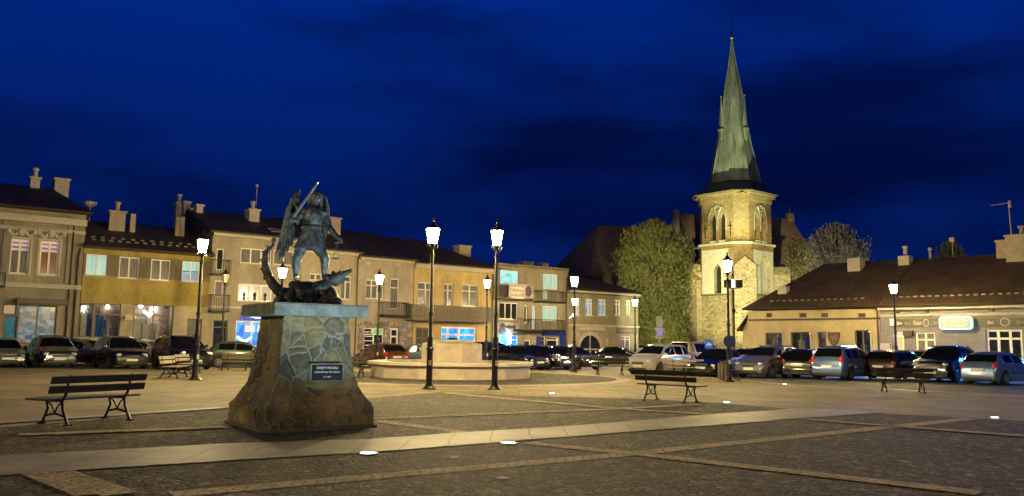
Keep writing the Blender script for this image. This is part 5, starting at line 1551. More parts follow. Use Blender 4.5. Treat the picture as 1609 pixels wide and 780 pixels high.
# plaque on the right-hand face
b = MB(); b.box(-.135, .435, -.78, -.60, .83, 1.10); pq = b.build('plaque', mat('black_granite', (.008, .008, .008), .15, var=0), pd)
b = MB()
for (x0, x1, z0, z1) in ((-.155, -.135, .812, 1.118), (.435, .455, .812, 1.118)): b.box(x0, x1, -.78, -.62, z0, z1)
b.box(-.135, .435, -.775, -.60, 1.102, 1.118); b.box(-.135, .435, -.775, -.60, .812, .828); b.build('plaque_frame', M_SLAB, pd)
M_PT = mat('plaque_letters', (.62, .60, .52), .5, var=0, emit=(.6, .58, .5), es=.03)
text('inscription', 'ŚWIĘTY MICHALE', .058, M_PT, pq, .15, -.783, 1.043, maxw=.40)
text('inscription', 'CHROŃ NAS OD ZŁEGO', .045, M_PT, pq, .15, -.783, .972, maxw=.47)
text('inscription', 'A.D. 2009', .034, M_PT, pq, .15, -.783, .892, maxw=.14)

# ================================================================== STATUE
M_BRZ = mat('patinated_bronze', (0.17, 0.21, 0.21), 0.38, metal=0.6, var=0, vs=11, col2=(0.028, 0.028, 0.026), bump=0.5, bs=45, detail=6)
M_BRZ2 = mat('dark_bronze', (0.11, 0.12, 0.11), 0.4, metal=0.55, var=0, vs=7, col2=(0.02, 0.018, 0.014), bump=0.9, bs=22, detail=6)
st = empty('angel_statue', (-3.72, 14.80, 2.15), R(14.2), 'bronze winged angel warrior with raised sword and scales standing on a dragon', 'statue')
K = .0116
def q3(px, py, y=0.0): return Vector(((px - 485) * K, y, (480 - py) * K))
def capsule(b, pts, n=10):
    """pts: (Vector, radius)"""
    for (p, r) in pts: b.ball(p, r, n, 8)
    for (p, r), (q, r2) in zip(pts[:-1], pts[1:]): b.tube([p, q], [r, r2], n)
def remesh(b, name, m, vox, parent, smooth=4, jit=0.0, jsc=6.0):
    me = bpy.data.meshes.new(name + '_src'); me.from_pydata([tuple(v) for v in b.v], [], b.f)
    bm = bmesh.new(); bm.from_mesh(me); bmesh.ops.recalc_face_normals(bm, faces=bm.faces); bm.to_mesh(me); bm.free()
    o = bpy.data.objects.new(name + '_src', me); COL.objects.link(o)
    rm = o.modifiers.new('r', 'REMESH'); rm.mode = 'VOXEL'; rm.voxel_size = vox
    s_m = o.modifiers.new('s', 'SMOOTH'); s_m.iterations = smooth; s_m.factor = .5
    dg = bpy.context.evaluated_depsgraph_get()
    out = bpy.data.meshes.new_from_object(o.evaluated_get(dg))
    bpy.data.objects.remove(o)
    if jit:
        from mathutils import noise
        for v in out.vertices:
            n_ = noise.noise_vector(v.co * jsc) + noise.noise_vector(v.co * jsc * 2.7) * .5
            v.co += n_ * jit
    for p in out.polygons: p.use_smooth = True
    out.materials.clear(); out.materials.append(m)
    r = bpy.data.objects.new(name, out); COL.objects.link(r); r.parent = parent
    return r
V3 = Vector
_cap = capsule
def capsule(b, pts, n=10): _cap(b, [(q, r * 1.13) for q, r in pts], n)
b = MB()
# legs (boots flare below the knee), feet on the dragon
capsule(b, [(q3(477, 384), .105), (q3(472, 395), .095), (q3(468, 408, -.05), .068), (q3(468, 412, -.04), .075), (q3(467, 422, -.02), .062), (q3(468, 434), .042)])
capsule(b, [(q3(468, 436, -.0), .045), (q3(466, 438, -.10), .038), (q3(465, 438.5, -.16), .028)])
capsule(b, [(q3(497, 384), .105), (q3(504, 394), .095), (q3(510, 404, -.05), .068), (q3(511, 408, -.04), .076), (q3(511, 421, -.02), .062), (q3(511, 433), .042)])
capsule(b, [(q3(511, 435, -.0), .045), (q3(514, 437, -.10), .038), (q3(515, 437.5, -.16), .028)])
# torso
capsule(b, [(q3(487, 380), .150), (q3(487, 368), .135), (q3(488, 358), .130), (q3(489, 346, -.01), .155), (q3(490, 338, -.01), .165)], 14)
capsule(b, [(q3(476, 334, .0), .085), (q3(490, 331), .09), (q3(505, 335, .0), .085)])
capsule(b, [(q3(490, 330), .062), (q3(492, 320), .058)])
# head, face
b.ball(q3(492.5, 311, .0), .105, 14, 10, (.88, 1.0, 1.12)); b.ball(q3(493, 314, -.045), .078, 12, 8, (.9, .8, 1.15))
b.ball(q3(493.2, 312.5, -.112), .018, 8, 6, (.8, 1, 1.8)); b.ball(q3(493.2, 318.5, -.085), .026, 8, 6); b.ball(q3(493, 308, -.095), .04, 8, 6, (1.5, .5, .45)); b.ball(q3(493.2, 315.6, -.103), .02, 8, 5, (1.3, .6, .5))
# sword arm (left in the photo) and hand
capsule(b, [(q3(472, 335), .075), (q3(465, 342, -.06), .068), (q3(460, 348, -.14), .055), (q3(457, 350, -.26), .046), (q3(456.5, 350.5, -.32), .040)])
# scales arm
capsule(b, [(q3(508, 336), .075), (q3(512, 346, -.02), .066), (q3(515, 356, -.05), .054), (q3(522, 365, -.12), .048), (q3(529, 373, -.18), .038), (q3(531.5, 375.5, -.2), .036)])
capsule = _cap
def hand(b, c, d, side, up, curl):
    """palm + four unequal curled fingers + thumb from the side"""
    d, side, up = V3(d).normalized(), V3(side).normalized(), V3(up).normalized()
    b.ball(c, .042, 8, 6)
    for i, l in enumerate((.055, .064, .060, .046)):
        s0 = c + side * (.03 - .02 * i) + d * .02
        m_ = s0 + d * l * .6; e_ = m_ + up * (-curl) * l * .7 - d * .01
        capsule(b, [(s0, .0125), (m_, .0115), (e_, .0105)], 6)
    t0 = c + side * .034 - d * .01; capsule(b, [(t0, .014), (t0 + side * .022 + d * .02, .012), (t0 + side * .012 + d * .045 - up * curl * .02, .011)], 6)
hand(b, q3(456, 351, -.35), (-.3, -1, -.1), (.3, 0, 1), (1, 0, -.3), 1)
hand(b, q3(533, 377, -.21), (.6, -.4, -.6), (0, -1, .4), (.6, .2, .8), 1)
remesh(b, 'body', M_BRZ, .0115, st, 2, .004, 22)
# tunic: armour with belt, pleated skirt
b = MB(); n = 30; vs = []; rings = [(350, .162, .0), (357, .150, .0), (361, .155, .0), (368, .175, .012), (376, .205, .022), (384, .235, .030), (391, .262, .036), (391.5, .235, .03), (376, .17, .01), (362, .12, 0)]
for py, r, pl_ in rings:
    for k in range(n):
        a = 2 * math.pi * k / n; rr = r + pl_ * math.cos(10 * a)
        vs.append(q3(488.5 + (py - 350) * -.0, py) + V3((rr * 1.05 * math.cos(a), rr * .85 * math.sin(a), 0)))
fs = [(j * n + k, j * n + (k + 1) % n, (j + 1) * n + (k + 1) % n, (j + 1) * n + k) for j in range(len(rings) - 1) for k in range(n)]
b.add(vs, fs); b.build('tunic_skirt', M_BRZ, st, smooth=True, ang=60)
b = MB(); b.lathe([(.170, q3(0, 361).z), (.178, q3(0, 359).z), (.178, q3(0, 356).z), (.168, q3(0, 354).z)], 20, c=(q3(488.5, 0).x, 0)); b.build('belt', M_BRZ2, st, smooth=True)
for (px, sg) in ((474, -1), (507, 1)):
    b = MB()
    for j in range(3): b.ball(q3(px + sg * j * 1.2, 333 + 3.2 * j, 0), .088 - .006 * j, 12, 8, (1.1, 1.1, .55))
    b.build('shoulder_plate', M_BRZ, st, smooth=True)
# boots cuffs
for px in (468, 510.5):
    b = MB(); b.lathe([(.062, q3(0, 413).z), (.088, q3(0, 409).z), (.095, q3(0, 405).z), (.07, q3(0, 404).z)], 12, c=(q3(px, 0).x, -.045)); b.build('boot_cuff', M_BRZ, st, smooth=True)
# helmet / hair: cap with crest and locks falling on the shoulders
b = MB(); b.ball(q3(492, 307.5, .015), .122, 14, 10, (.92, 1, 1)); b.ball(q3(491, 300, .02), .04, 8, 6, (.8, 2.4, 1.6))
for sg in (-1, 1):
    capsule(b, [(q3(492 + sg * 7.5, 309, .01), .045), (q3(492 + sg * 8.5, 318, .02), .04), (q3(492 + sg * 8, 326, .03), .028)])
remesh(b, 'hair', M_BRZ, .016, st, 2, .008, 30)
# wings: layered feathers on a leading bone
def wing(bone, feathers, y0, name='wing'):
    b = MB()
    capsule(b, [(q3(px, py, y0 + dy), r) for px, py, dy, r in bone], 8)
    for (x0, y0_, x1, y1_, wd) in feathers:
        p, q = q3(x0, y0_, y0 + .02), q3(x1, y1_, y0 + .05)
        d = (q - p); L_ = d.length; d.normalize(); s2 = V3((d.z, 0, -d.x))
        m_ = 6; vs = []
        for j in range(m_ + 1):
            t = j / m_; w_ = wd * (.55 + .9 * t - 1.25 * t ** 4) ; c_ = p.lerp(q, t) + V3((0, .015 * math.sin(t * 3), 0))
            vs += [c_ - s2 * w_ * .5 + V3((0, .006, 0)), c_ + V3((0, -.022, 0)), c_ + s2 * w_ * .5 + V3((0, .006, 0)), c_ + V3((0, .02, 0))]
        fs = [(0, 1, 2, 3), (4 * m_ + 3, 4 * m_ + 2, 4 * m_ + 1, 4 * m_)]
        for j in range(m_):
            for k in range(4): fs.append((4 * j + k, 4 * j + (k + 1) % 4, 4 * j + 4 + (k + 1) % 4, 4 * j + 4 + k))
        b.add(vs, fs)
    return b.build(name, M_BRZ, st, smooth=True, ang=40)
wing([(474, 338, .0, .05), (464, 322, .03, .045), (457, 312, .05, .04), (463, 300, .06, .032), (468, 296, .06, .02)],
     [(457 - i * .3, 312 + i * 3, xe, ye, .10) for i, (xe, ye) in enumerate([(447, 345), (444, 362), (441, 378), (438, 392), (436, 402), (441, 410), (447, 405), (453, 397), (459, 388), (464, 378)])] +
     [(465, 300, 452, 328, .08), (462, 303, 455, 338, .09), (468, 298, 460, 322, .07), (466, 310, 460, 345, .12), (470, 320, 466, 352, .12)], .10)
wing([(502, 338, .0, .05), (510, 322, .03, .04), (508, 306, .05, .035), (500, 299, .06, .03), (492, 297, .06, .02)],
     [(508 + i * .2, 308 + i * 4, xe, ye, .10) for i, (xe, ye) in enumerate([(514, 335), (514, 350), (513, 362), (510, 374), (506, 382)])] + [(500, 300, 511, 322, .09), (494, 298, 507, 316, .08), (504, 318, 508, 350, .13)], .14)
# sword
a_, b2 = q3(457, 352, -.37), q3(496, 288, -.30)
d = (b2 - a_).normalized(); sN = d.cross(V3((0, 1, 0))).normalized()
b = MB(); pp = [a_ - d * .10, a_ + d * .06]; b.tube(pp, .014, 8); b.ball(pp[0], .024, 8, 6); b.tube([a_ + d * .065 - sN * .09, a_ + d * .065 + sN * .09], .013, 6); sw = b.build('sword_hilt', M_BRZ2, st)
b = MB(); s0 = a_ + d * .07; vs = []
for t, w_ in ((0, .026), (.85, .022), (1, .002)):
    c_ = s0.lerp(b2, t); vs += [c_ - sN * w_, c_ + V3((0, -.009, 0)), c_ + sN * w_, c_ + V3((0, .009, 0))]
fs = [(0, 1, 2, 3), (8, 9, 10, 11)] + [(4 * j + k, 4 * j + (k + 1) % 4, 4 * j + 4 + (k + 1) % 4, 4 * j + 4 + k) for j in (0, 1) for k in range(4)]
b.add(vs, fs); b.build('sword', mat('sword_bronze', (.32, .36, .36), .3, metal=.6, var=.1), st)
# scales
b = MB(); c0 = q3(529, 382, -.22); b.tube([q3(532, 377, -.22), c0], .006, 4); pan = q3(526, 406, -.22)
for k in range(3):
    a = 2 * math.pi * k / 3; b.tube([c0, pan + V3((.07 * math.cos(a), .07 * math.sin(a), 0))], .005, 4)
b.tube([q3(524, 383, -.22), q3(533, 381, -.22)], .008, 5)
b.lathe([(.001, -.03), (.05, -.022), (.08, .0), (.075, .0), (.001, -.02)], 12, c=(pan.x, pan.y), M=Matrix.Translation((0, 0, pan.z)), cap=False); b.build('scales', M_BRZ, st)
# dragon: rocky mass, coiled tail, head with open jaw
b = MB()
for (px, py, y, r, sc) in [(455, 468, 0, .17, (1.1, 1.2, .9)), (475, 462, .0, .20, (1.3, 1.3, .8)), (495, 462, .0, .2, (1.3, 1.3, .8)), (515, 464, .0, .18, (1.2, 1.3, .9)), (530, 474, 0, .12, (1, 1.4, .8)),
                          (445, 474, 0, .12, (1, 1.4, .8)), (470, 450, -.05, .13, (1.3, 1, .7)), (505, 450, -.02, .14, (1.3, 1, .7)), (487, 450, .05, .12, (1.5, 1, .7)), (480, 472, -.15, .14, (2, 1, .6)), (510, 474, -.12, .12, (2, 1, .6))]:
    b.ball(q3(px, py, y), r, 12, 8, sc)
remesh(b, 'rock_base', M_BRZ2, .02, st, 1, .035, 8)
b = MB()
capsule(b, [(q3(470, 460, -.05), .11), (q3(450, 466, -.10), .10), (q3(442, 458, -.08), .10), (q3(431, 445, -.05), .088), (q3(423, 428, -.02), .074), (q3(420, 412, 0), .06), (q3(421, 401, 0), .05), (q3(425, 394, 0), .04), (q3(429, 391, 0), .03), (q3(432, 386, 0), .024), (q3(432, 378, 0), .03), (q3(432.5, 373, 0), .008)])
b.ball(q3(432, 380, 0), .05, 8, 6, (1, .4, 1.1))
for k in range(9):     # ridge spines along the tail
    u = k / 8; pts_ = [(448, 474), (436, 466), (424, 454), (415, 440), (409, 426), (407, 412), (409, 399), (416, 390), (424, 386)]
    b.ball(q3(pts_[k][0] + 6, pts_[k][1], -.03), .028 - .012 * u, 6, 4, (1.2, .6, 1.2))
capsule(b, [(q3(468, 456, -.12), .09), (q3(480, 462, -.2), .10), (q3(496, 460, -.2), .105), (q3(508, 452, -.16), .10), (q3(518, 443, -.10), .092), (q3(527, 438, -.06), .085)])
capsule(b, [(q3(527, 437, -.06), .088), (q3(536, 432, -.06), .07), (q3(545, 427, -.06), .045), (q3(551, 424, -.06), .038)])       # skull and upper jaw
capsule(b, [(q3(529, 445, -.05), .06), (q3(538, 441, -.05), .038), (q3(546, 437, -.05), .028)])                               # lower jaw
b.ball(q3(551, 421.5, -.06), .022, 6, 5); b.ball(q3(535, 426, -.1), .028, 6, 5); b.ball(q3(528, 430, -.02), .03, 6, 5, (1.8, .6, .8))
for (px, py) in ((524, 428), (518, 433), (511, 440)): b.ball(q3(px, py, -.05), .035, 6, 5, (1.3, .6, 1.2))
# clawed forelegs
capsule(b, [(q3(505, 455, -.2), .06), (q3(512, 466, -.28), .045), (q3(506, 474, -.33), .035), (q3(500, 477, -.38), .02)]); capsule(b, [(q3(462, 460, -.2), .06), (q3(456, 470, -.28), .045), (q3(462, 476, -.34), .03)])
remesh(b, 'dragon', M_BRZ2, .014, st, 1, .012, 18)

wl = empty('ground_floodlight', at(1044, 66), 0, 'low added floodlight, unseen behind the cars, brightening the willow', 'floodlight', 'floodlights round the church')
b = MB(); b.box(-.3, .3, -.15, .15, .15, .5); b.tube([(-.2, 0, 0), (-.2, 0, .2)], .03, 4); b.tube([(.2, 0, 0), (.2, 0, .2)], .03, 4); b.build('housing', M_LPOST, wl)
spot('flood_spot', at(1044, 66) + Vector((0, 0, .8)), at(1034, 84) + Vector((0, 0, 8.5)), 9000, (1, .95, .5), 62, .9)  # added light for the willow crown, no known fitting there
spot('flood_spot', at(1180, 84) + Vector((0, .3, .7)), TW + Vector((0, 0, 31)), 82000, (.9, 1.0, .62), 34, .7)

tl = empty('ground_floodlight', at(1288, 77), 0, 'low added floodlight, unseen behind the yellow shop, brightening the bare trees', 'floodlight', 'floodlights round the church')
b = MB(); b.box(-.3, .3, -.15, .15, .15, .5); b.tube([(-.2, 0, 0), (-.2, 0, .2)], .03, 4); b.tube([(.2, 0, 0), (.2, 0, .2)], .03, 4); b.build('housing', M_LPOST, tl)
spot('flood_spot', at(1288, 77) + Vector((0, .3, .7)), at(1315, 92) + Vector((0, 0, 9)), 6500, (1, .88, .6), 110, .8)  # added to brighten the bare trees above the shop roof
# ================================================================== CARS
def paint(name, c, metal=.4, rough=.24): return mat('paint_' + name, c, rough, metal=metal, var=.04, vs=2, coat=.8)
PT = dict(navy=paint('navy', (.006, .008, .02)), black=paint('black', (.004, .004, .004)), silver=paint('silver', (.19, .19, .19), .7), darkgrey=paint('dark_grey', (.022, .024, .028)),
          bluegrey=paint('blue_grey', (.09, .11, .15)), green=paint('pale_green', (.045, .07, .05)), orange=paint('rust_orange', (.10, .034, .013)), white=paint('white', (.36, .34, .30), .2),
          beige=paint('beige', (.38, .33, .25), .3), darkgreen=paint('dark_green', (.008, .03, .022)), brown=paint('black_brown', (.03, .022, .012)), maroon=paint('dark_maroon', (.03, .008, .01)),
          blue=paint('silver_blue', (.12, .19, .36), .5), steel=paint('steel_blue', (.015, .03, .09)))
M_TYRE = mat('tyre_rubber', (.012, .012, .012), .85, var=.1); M_RIM = mat('alloy_rim', (.35, .34, .33), .35, metal=.8, var=.1)
M_CGL = mat('car_glass', (.004, .004, .004), .06, var=0, spec=.4); M_HL = mat('headlight_lens', (.85, .82, .75), .16, metal=.5, var=.35, vs=16); M_TL = mat('taillight_red', (.30, .012, .006), .15, var=.1, emit=(1, .08, .02), es=.10)
M_PLT = mat('number_plate', (.62, .61, .58), .5, var=.1, vs=25); M_TRIM = mat('black_trim', (.012, .012, .012), .5, var=.1); M_CHROME = mat('chrome', (.6, .6, .6), .15, metal=1, var=0)
# profile: (x from the front, top z); ws = windscreen span, rw = rear window span, in x
TYPES = {
 'hatch': dict(L=4.0, W=1.70, H=1.46, pr=[(0, .52), (.05, .66), (.30, .76), (.95, .90), (1.10, .95), (1.75, 1.36), (2.2, 1.45), (3.1, 1.42), (3.42, 1.34), (3.82, .98), (3.92, .90), (4.0, .55)], ws=(1.10, 1.75), rw=(3.42, 3.82), sw=[(1.5, 2.35), (2.45, 3.25)], belt=.93, wh=(.78, 3.25), r=.30),
 'mpv': dict(L=4.3, W=1.76, H=1.64, pr=[(0, .55), (.05, .72), (.28, .84), (.85, 1.0), (1.0, 1.05), (1.75, 1.50), (2.3, 1.62), (3.4, 1.60), (3.85, 1.52), (4.15, 1.06), (4.24, .98), (4.3, .55)], ws=(1.0, 1.75), rw=(3.85, 4.15), sw=[(1.45, 2.35), (2.45, 3.2), (3.3, 3.8)], belt=1.0, wh=(.82, 3.5), r=.31),
 'wagon': dict(L=4.5, W=1.74, H=1.46, pr=[(0, .50), (.05, .64), (.32, .73), (1.15, .88), (1.28, .92), (1.95, 1.36), (2.4, 1.44), (3.8, 1.42), (4.1, 1.36), (4.38, .98), (4.46, .9), (4.5, .55)], ws=(1.28, 1.95), rw=(4.1, 4.38), sw=[(1.75, 2.5), (2.6, 3.35), (3.45, 4.0)], belt=.91, wh=(.85, 3.55), r=.31),
 'sedan': dict(L=4.5, W=1.74, H=1.43, pr=[(0, .50), (.05, .63), (.32, .72), (1.15, .87), (1.28, .91), (1.95, 1.34), (2.4, 1.42), (3.1, 1.38), (3.35, 1.30), (3.85, 1.02), (4.2, .98), (4.45, .92), (4.5, .55)], ws=(1.28, 1.95), rw=(3.35, 3.85), sw=[(1.75, 2.45), (2.55, 3.25)], belt=.91, wh=(.85, 3.5), r=.31),
 'suv': dict(L=4.5, W=1.85, H=1.72, pr=[(0, .62), (.05, .84), (.25, .96), (1.0, 1.08), (1.15, 1.12), (1.75, 1.58), (2.2, 1.70), (3.6, 1.68), (4.0, 1.60), (4.3, 1.15), (4.42, 1.05), (4.5, .65)], ws=(1.15, 1.75), rw=(4.0, 4.3), sw=[(1.5, 2.4), (2.5, 3.3), (3.4, 3.95)], belt=1.1, wh=(.85, 3.6), r=.36),
 'boxy': dict(L=4.2, W=1.78, H=1.80, pr=[(0, .62), (.04, .90), (.22, 1.0), (1.15, 1.08), (1.30, 1.12), (1.65, 1.66), (1.95, 1.76), (3.8, 1.78), (4.05, 1.74), (4.14, 1.14), (4.17, 1.05), (4.2, .65)], ws=(1.30, 1.65), rw=(4.05, 4.14), sw=[(1.6, 2.4), (2.5, 3.95)], belt=1.12, wh=(.85, 3.35), r=.36)}
def lerp_prof(pr, x):
    for (x0, z0), (x1, z1) in zip(pr[:-1], pr[1:]):
        if x0 <= x <= x1: return z0 + (z1 - z0) * (x - x0) / max(x1 - x0, 1e-6)
    return pr[-1][1]
def car(kind, pname, loc, az, label, plate_text=None, fog=False):
    T = TYPES[kind]; L_, W, pr, belt = T['L'], T['W'], T['pr'], T['belt']
    root = empty('parked_car', loc, R(90 - az), label, 'car', 'cars parked round the square')
    pm = PT[pname]
    r = T['r']; ra = r + .06
    xs = set(p[0] for p in pr) | {.15, .5, L_ - .3, L_ - .15}
    for wx in T['wh']:
        for k in range(9): xs.add(round(wx + ra * math.cos(math.pi * k / 8), 4))
    for a0, a1 in T['sw']: xs |= {a0, a1}
    x_ = np.linspace(1.2, L_ - .8, 6)
    xs = sorted(xs); xs = [x for i, x in enumerate(xs) if i == 0 or x - xs[i - 1] > .012]
    rings = []
    for x in xs:
        zt_ = lerp_prof(pr, x)
        zb_ = .20 + .05 * (1 - min(1, x / .3)) + .05 * (1 - min(1, (L_ - x) / .3))
        for wx in T['wh']:
            if abs(x - wx) < ra: zb_ = max(zb_, r + math.sqrt(max(ra * ra - (x - wx) ** 2, 0)) * .98)
        e = min(x, L_ - x)
        pw = 1 - .17 * max(0, 1 - e / .55) ** 2
        h = W / 2 * pw
        bz = belt + .05 * (x / L_)
        if x < pr[2][0] or x > pr[-2][0]: bz = min(bz, zt_ - .03)
        g_ = zt_ - bz
        mid = max(zb_ + .03, .58 if zb_ < .55 else zb_ + .03)
        if g_ > .06:
            tuck = min(1, g_ / .45)
            ring = [(h * .93, zb_), (h * .995, (zb_ + mid) / 2), (h, mid), (h * .975, bz), (h * (.96 - .20 * tuck), zt_ - .07 * tuck - .01), (h * (.9 - .24 * tuck), zt_ - .005), (h * .35, zt_ + .02), (0, zt_ + .025)]
        else:
            bz2 = min(bz, zt_ - .03); mid = min(mid, bz2 - .03); zb2 = min(zb_, mid - .03)
            ring = [(h * .93, zb2), (h * .995, (zb2 + mid) / 2), (h, mid), (h * .97, bz2), (h * .93, (bz2 + zt_) / 2 + .01), (h * .84, zt_ - .005), (h * .35, zt_ + .015), (0, zt_ + .02)]
        rings.append(ring)
    n = 8; X = lambda x: L_ / 2 - x
    vs = []
    for x, ring in zip(xs, rings):
        for (y, zz) in ring: vs.append((X(x), y, zz))
        for (y, zz) in reversed(ring[:-1]): vs.append((X(x), -y, zz))
    m = 2 * n - 1; fs = []
    for i in range(len(xs) - 1):
        for k in range(m - 1): fs.append((i * m + k, i * m + k + 1, (i + 1) * m + k + 1, (i + 1) * m + k))
    fs.append(tuple(range(m))); fs.append(tuple(reversed(range((len(xs) - 1) * m, len(xs) * m))))
    b = MB(); b.add(vs, fs); body = b.build('body', pm, root, smooth=True, ang=42)
    b = MB(); b.box(-L_ / 2 + .25, L_ / 2 - .25, -W / 2 + .12, W / 2 - .12, .17, .62); b.build('underbody', M_TRIM, root)
    # glass: outer sheets 4 mm proud of the body, inset from the pillars
    def pos(x, k, sgn=1):
        i = min(range(len(xs)), key=lambda j: abs(xs[j] - x))
        # interpolate
        for j in range(len(xs) - 1):
            if xs[j] <= x <= xs[j + 1]:
                t = (x - xs[j]) / (xs[j + 1] - xs[j]); p, q = rings[j][k], rings[j + 1][k]
                return Vector((X(x), sgn * (p[0] + (q[0] - p[0]) * t), p[1] + (q[1] - p[1]) * t))
        return Vector((X(x), sgn * rings[i][k][0], rings[i][k][1]))
    def cross_sheet(x0, x1, nm):
        b = MB(); vs = []; st_ = 5
        x0i, x1i = x0 + (x1 - x0) * .07, x1 - (x1 - x0) * .07
        for j in range(st_):
            x = x0i + (x1i - x0i) * j / (st_ - 1)
            row = []
            for k, sg_ in ((5, 1), (6, 1), (7, 1), (6, -1), (5, -1)):
                p = pos(x, k, sg_)
                row.append(p)
            out = (row[2] - row[0]); 
            nrm = Vector((1 if x0 < L_ / 2 else -1, 0, 1)).normalized()
            vs += [p + nrm * .008 for p in row]
        fs = [(5 * j + k, 5 * j + k + 1, 5 * j + k + 6, 5 * j + k + 5) for j in range(st_ - 1) for k in range(4)]
        b.add(vs, fs); return b.build(nm, M_CGL, root, smooth=True)
    cross_sheet(*T['ws'], 'windscreen'); cross_sheet(*T['rw'], 'rear_window')
    for (a0, a1) in T['sw']:
        for sg_ in (1, -1):
            vs = []; st_ = 5
            for j in range(st_):
                x = a0 + (a1 - a0) * j / (st_ - 1)
                lo_, hi_ = pos(x, 3, sg_), pos(x, 4, sg_)
                hh = hi_.z - lo_.z
                p = lo_.lerp(hi_, .06); q = lo_.lerp(hi_, max(.1, .93))
                vs += [p + Vector((0, sg_ * .007, 0)), q + Vector((0, sg_ * .007, 0))]
            b = MB(); b.add(vs, [(2 * j, 2 * j + 1, 2 * j + 3, 2 * j + 2) for j in range(st_ - 1)]); b.build('side_window', M_CGL, root, smooth=True)
    # shut lines of the doors
    for a0, a1 in [(T['sw'][0][0] - .12, None), (T['sw'][0][1] + .05, None), (T['sw'][1][1] + .05, None)]:
        for sg_ in (1, -1):
            pts = [pos(a0, k, sg_) + Vector((0, sg_ * .002, 0)) for k in (1, 2, 3)]
            b = MB(); b.tube(pts, .009, 4); b.build('door_shut_line', M_TRIM, root)
    for sg_ in (1, -1):
        b = MB(); b.tube([pos(xx, 2, sg_) + Vector((0, sg_ * .004, -.02)) for xx in np.linspace(T['wh'][0] + ra + .05, T['wh'][1] - ra - .05, 5)], .022, 5); b.build('rubbing_strip', M_TRIM, root)
    # wheels
    for wx in T['wh']:
        for sg_ in (1, -1):
            M = Matrix.Translation((X(wx), sg_ * (W / 2 - .105), r)) @ Matrix.Rotation(R(-90 * sg_), 4, 'X')
            b = MB(); b.lathe([(r * .62, -.1), (r * .95, -.1), (r, -.07), (r, .07), (r * .95, .095), (r * .66, .10)], 20, M=M, cap=True); w_ = b.build('wheel', M_TYRE, root, smooth=True)
            b = MB(); b.lathe([(r * .66, .102), (r * .62, .106), (r * .58, .09)], 20, M=M, cap=False)
            b.lathe([(r * .14, .112), (.01, .115)], 10, M=M)
            for k in range(7):
                a = 2 * math.pi * k / 7; Mk = M @ Matrix.Rotation(a, 4, 'Z'); b.box(.02, r * .6, -.025, .025, .092, .108, Mk)
            b.build('rim', M_RIM, w_, smooth=False)
    # lights
    zf = lerp_prof(pr, .25) - .13
    for sg_ in (1, -1):
        Mh = Matrix.Rotation(R(-24 * sg_), 4, 'Z')
        b = MB(); b.ball((L_ / 2 - .13, sg_ * (W / 2 - .30), zf), .17, 12, 8, (.62, 1.15, .52), M=Mh); b.build('headlight', M_HL, root, smooth=True)
        hz = .95 if kind in ('mpv', 'suv', 'boxy') else .84
        b = MB(); b.ball((-L_ / 2 + .14, sg_ * (W / 2 - .20), hz), .15, 10, 8, (.75, .8, 1.5 if kind in ('mpv', 'suv', 'boxy') else .8)); b.build('taillight', M_TL, root, smooth=True)
        b = MB(); p = pos(T['ws'][0] + .32, 3, sg_); b.ball(p + Vector((.02, sg_ * .10, .07)), .085, 8, 6, (.7, 1.1, .8)); b.build('wing_mirror', pm, root, smooth=True)
        for a0, a1 in T['sw'][:2]:
            b = MB(); p = pos(a1 - .12, 3, sg_); b.box(p.x - .09, p.x + .09, p.y + sg_ * .002 - .015, p.y + sg_ * .002 + .015, p.z - .13, p.z - .10); b.build('door_handle', M_TRIM, root)
    # number plates, grille, bumper strips
    fx = L_ / 2
    b = MB(); b.box(fx - .05, fx + .015, -.26, .26, .40, .51); b.build('number_plate', M_PLT, root)
    b = MB(); b.box(-fx - .015, -fx + .06, -.26, .26, .62 if kind != 'sedan' else .60, .73 if kind != 'sedan' else .71); b.build('number_plate', M_PLT, root)
    b = MB(); b.box(fx - .08, fx + .004, -.36, .36, .56, .64); b.build('grille', M_TRIM, root)
    b = MB(); b.box(fx - .22, fx + .004, -.52, .52, .25, .36); b.build('lower_grille', M_TRIM, root)
    b = MB(); b.box(fx - .07, fx + .010, -.34, .34, .645, .665); b.build('chrome_strip', M_CHROME, root)
    b = MB(); b.box(-fx - .008, -fx + .2, -W / 2 + .2, W / 2 - .2, .24, .34); b.build('rear_skirt', M_TRIM, root)
    if kind == 'boxy':
        b = MB(); M = Matrix.Translation((-fx - .12, .1, .95)) @ Matrix.Rotation(R(90), 4, 'Y'); b.lathe([(.2, -.1), (.33, -.1), (.35, 0), (.33, .1), (.1, .1)], 18, M=M); b.build('spare_wheel', M_TYRE, root, smooth=True)
    if kind in ('wagon', 'suv', 'mpv'):
        for sg_ in (1, -1):
            b = MB(); b.tube([pos(T['ws'][1] + .4, 5, sg_) + Vector((0, 0, .03)), pos(T['rw'][0] - .3, 5, sg_) + Vector((0, 0, .035))], .016, 5); b.build('roof_rail', M_CHROME, root)
    return root
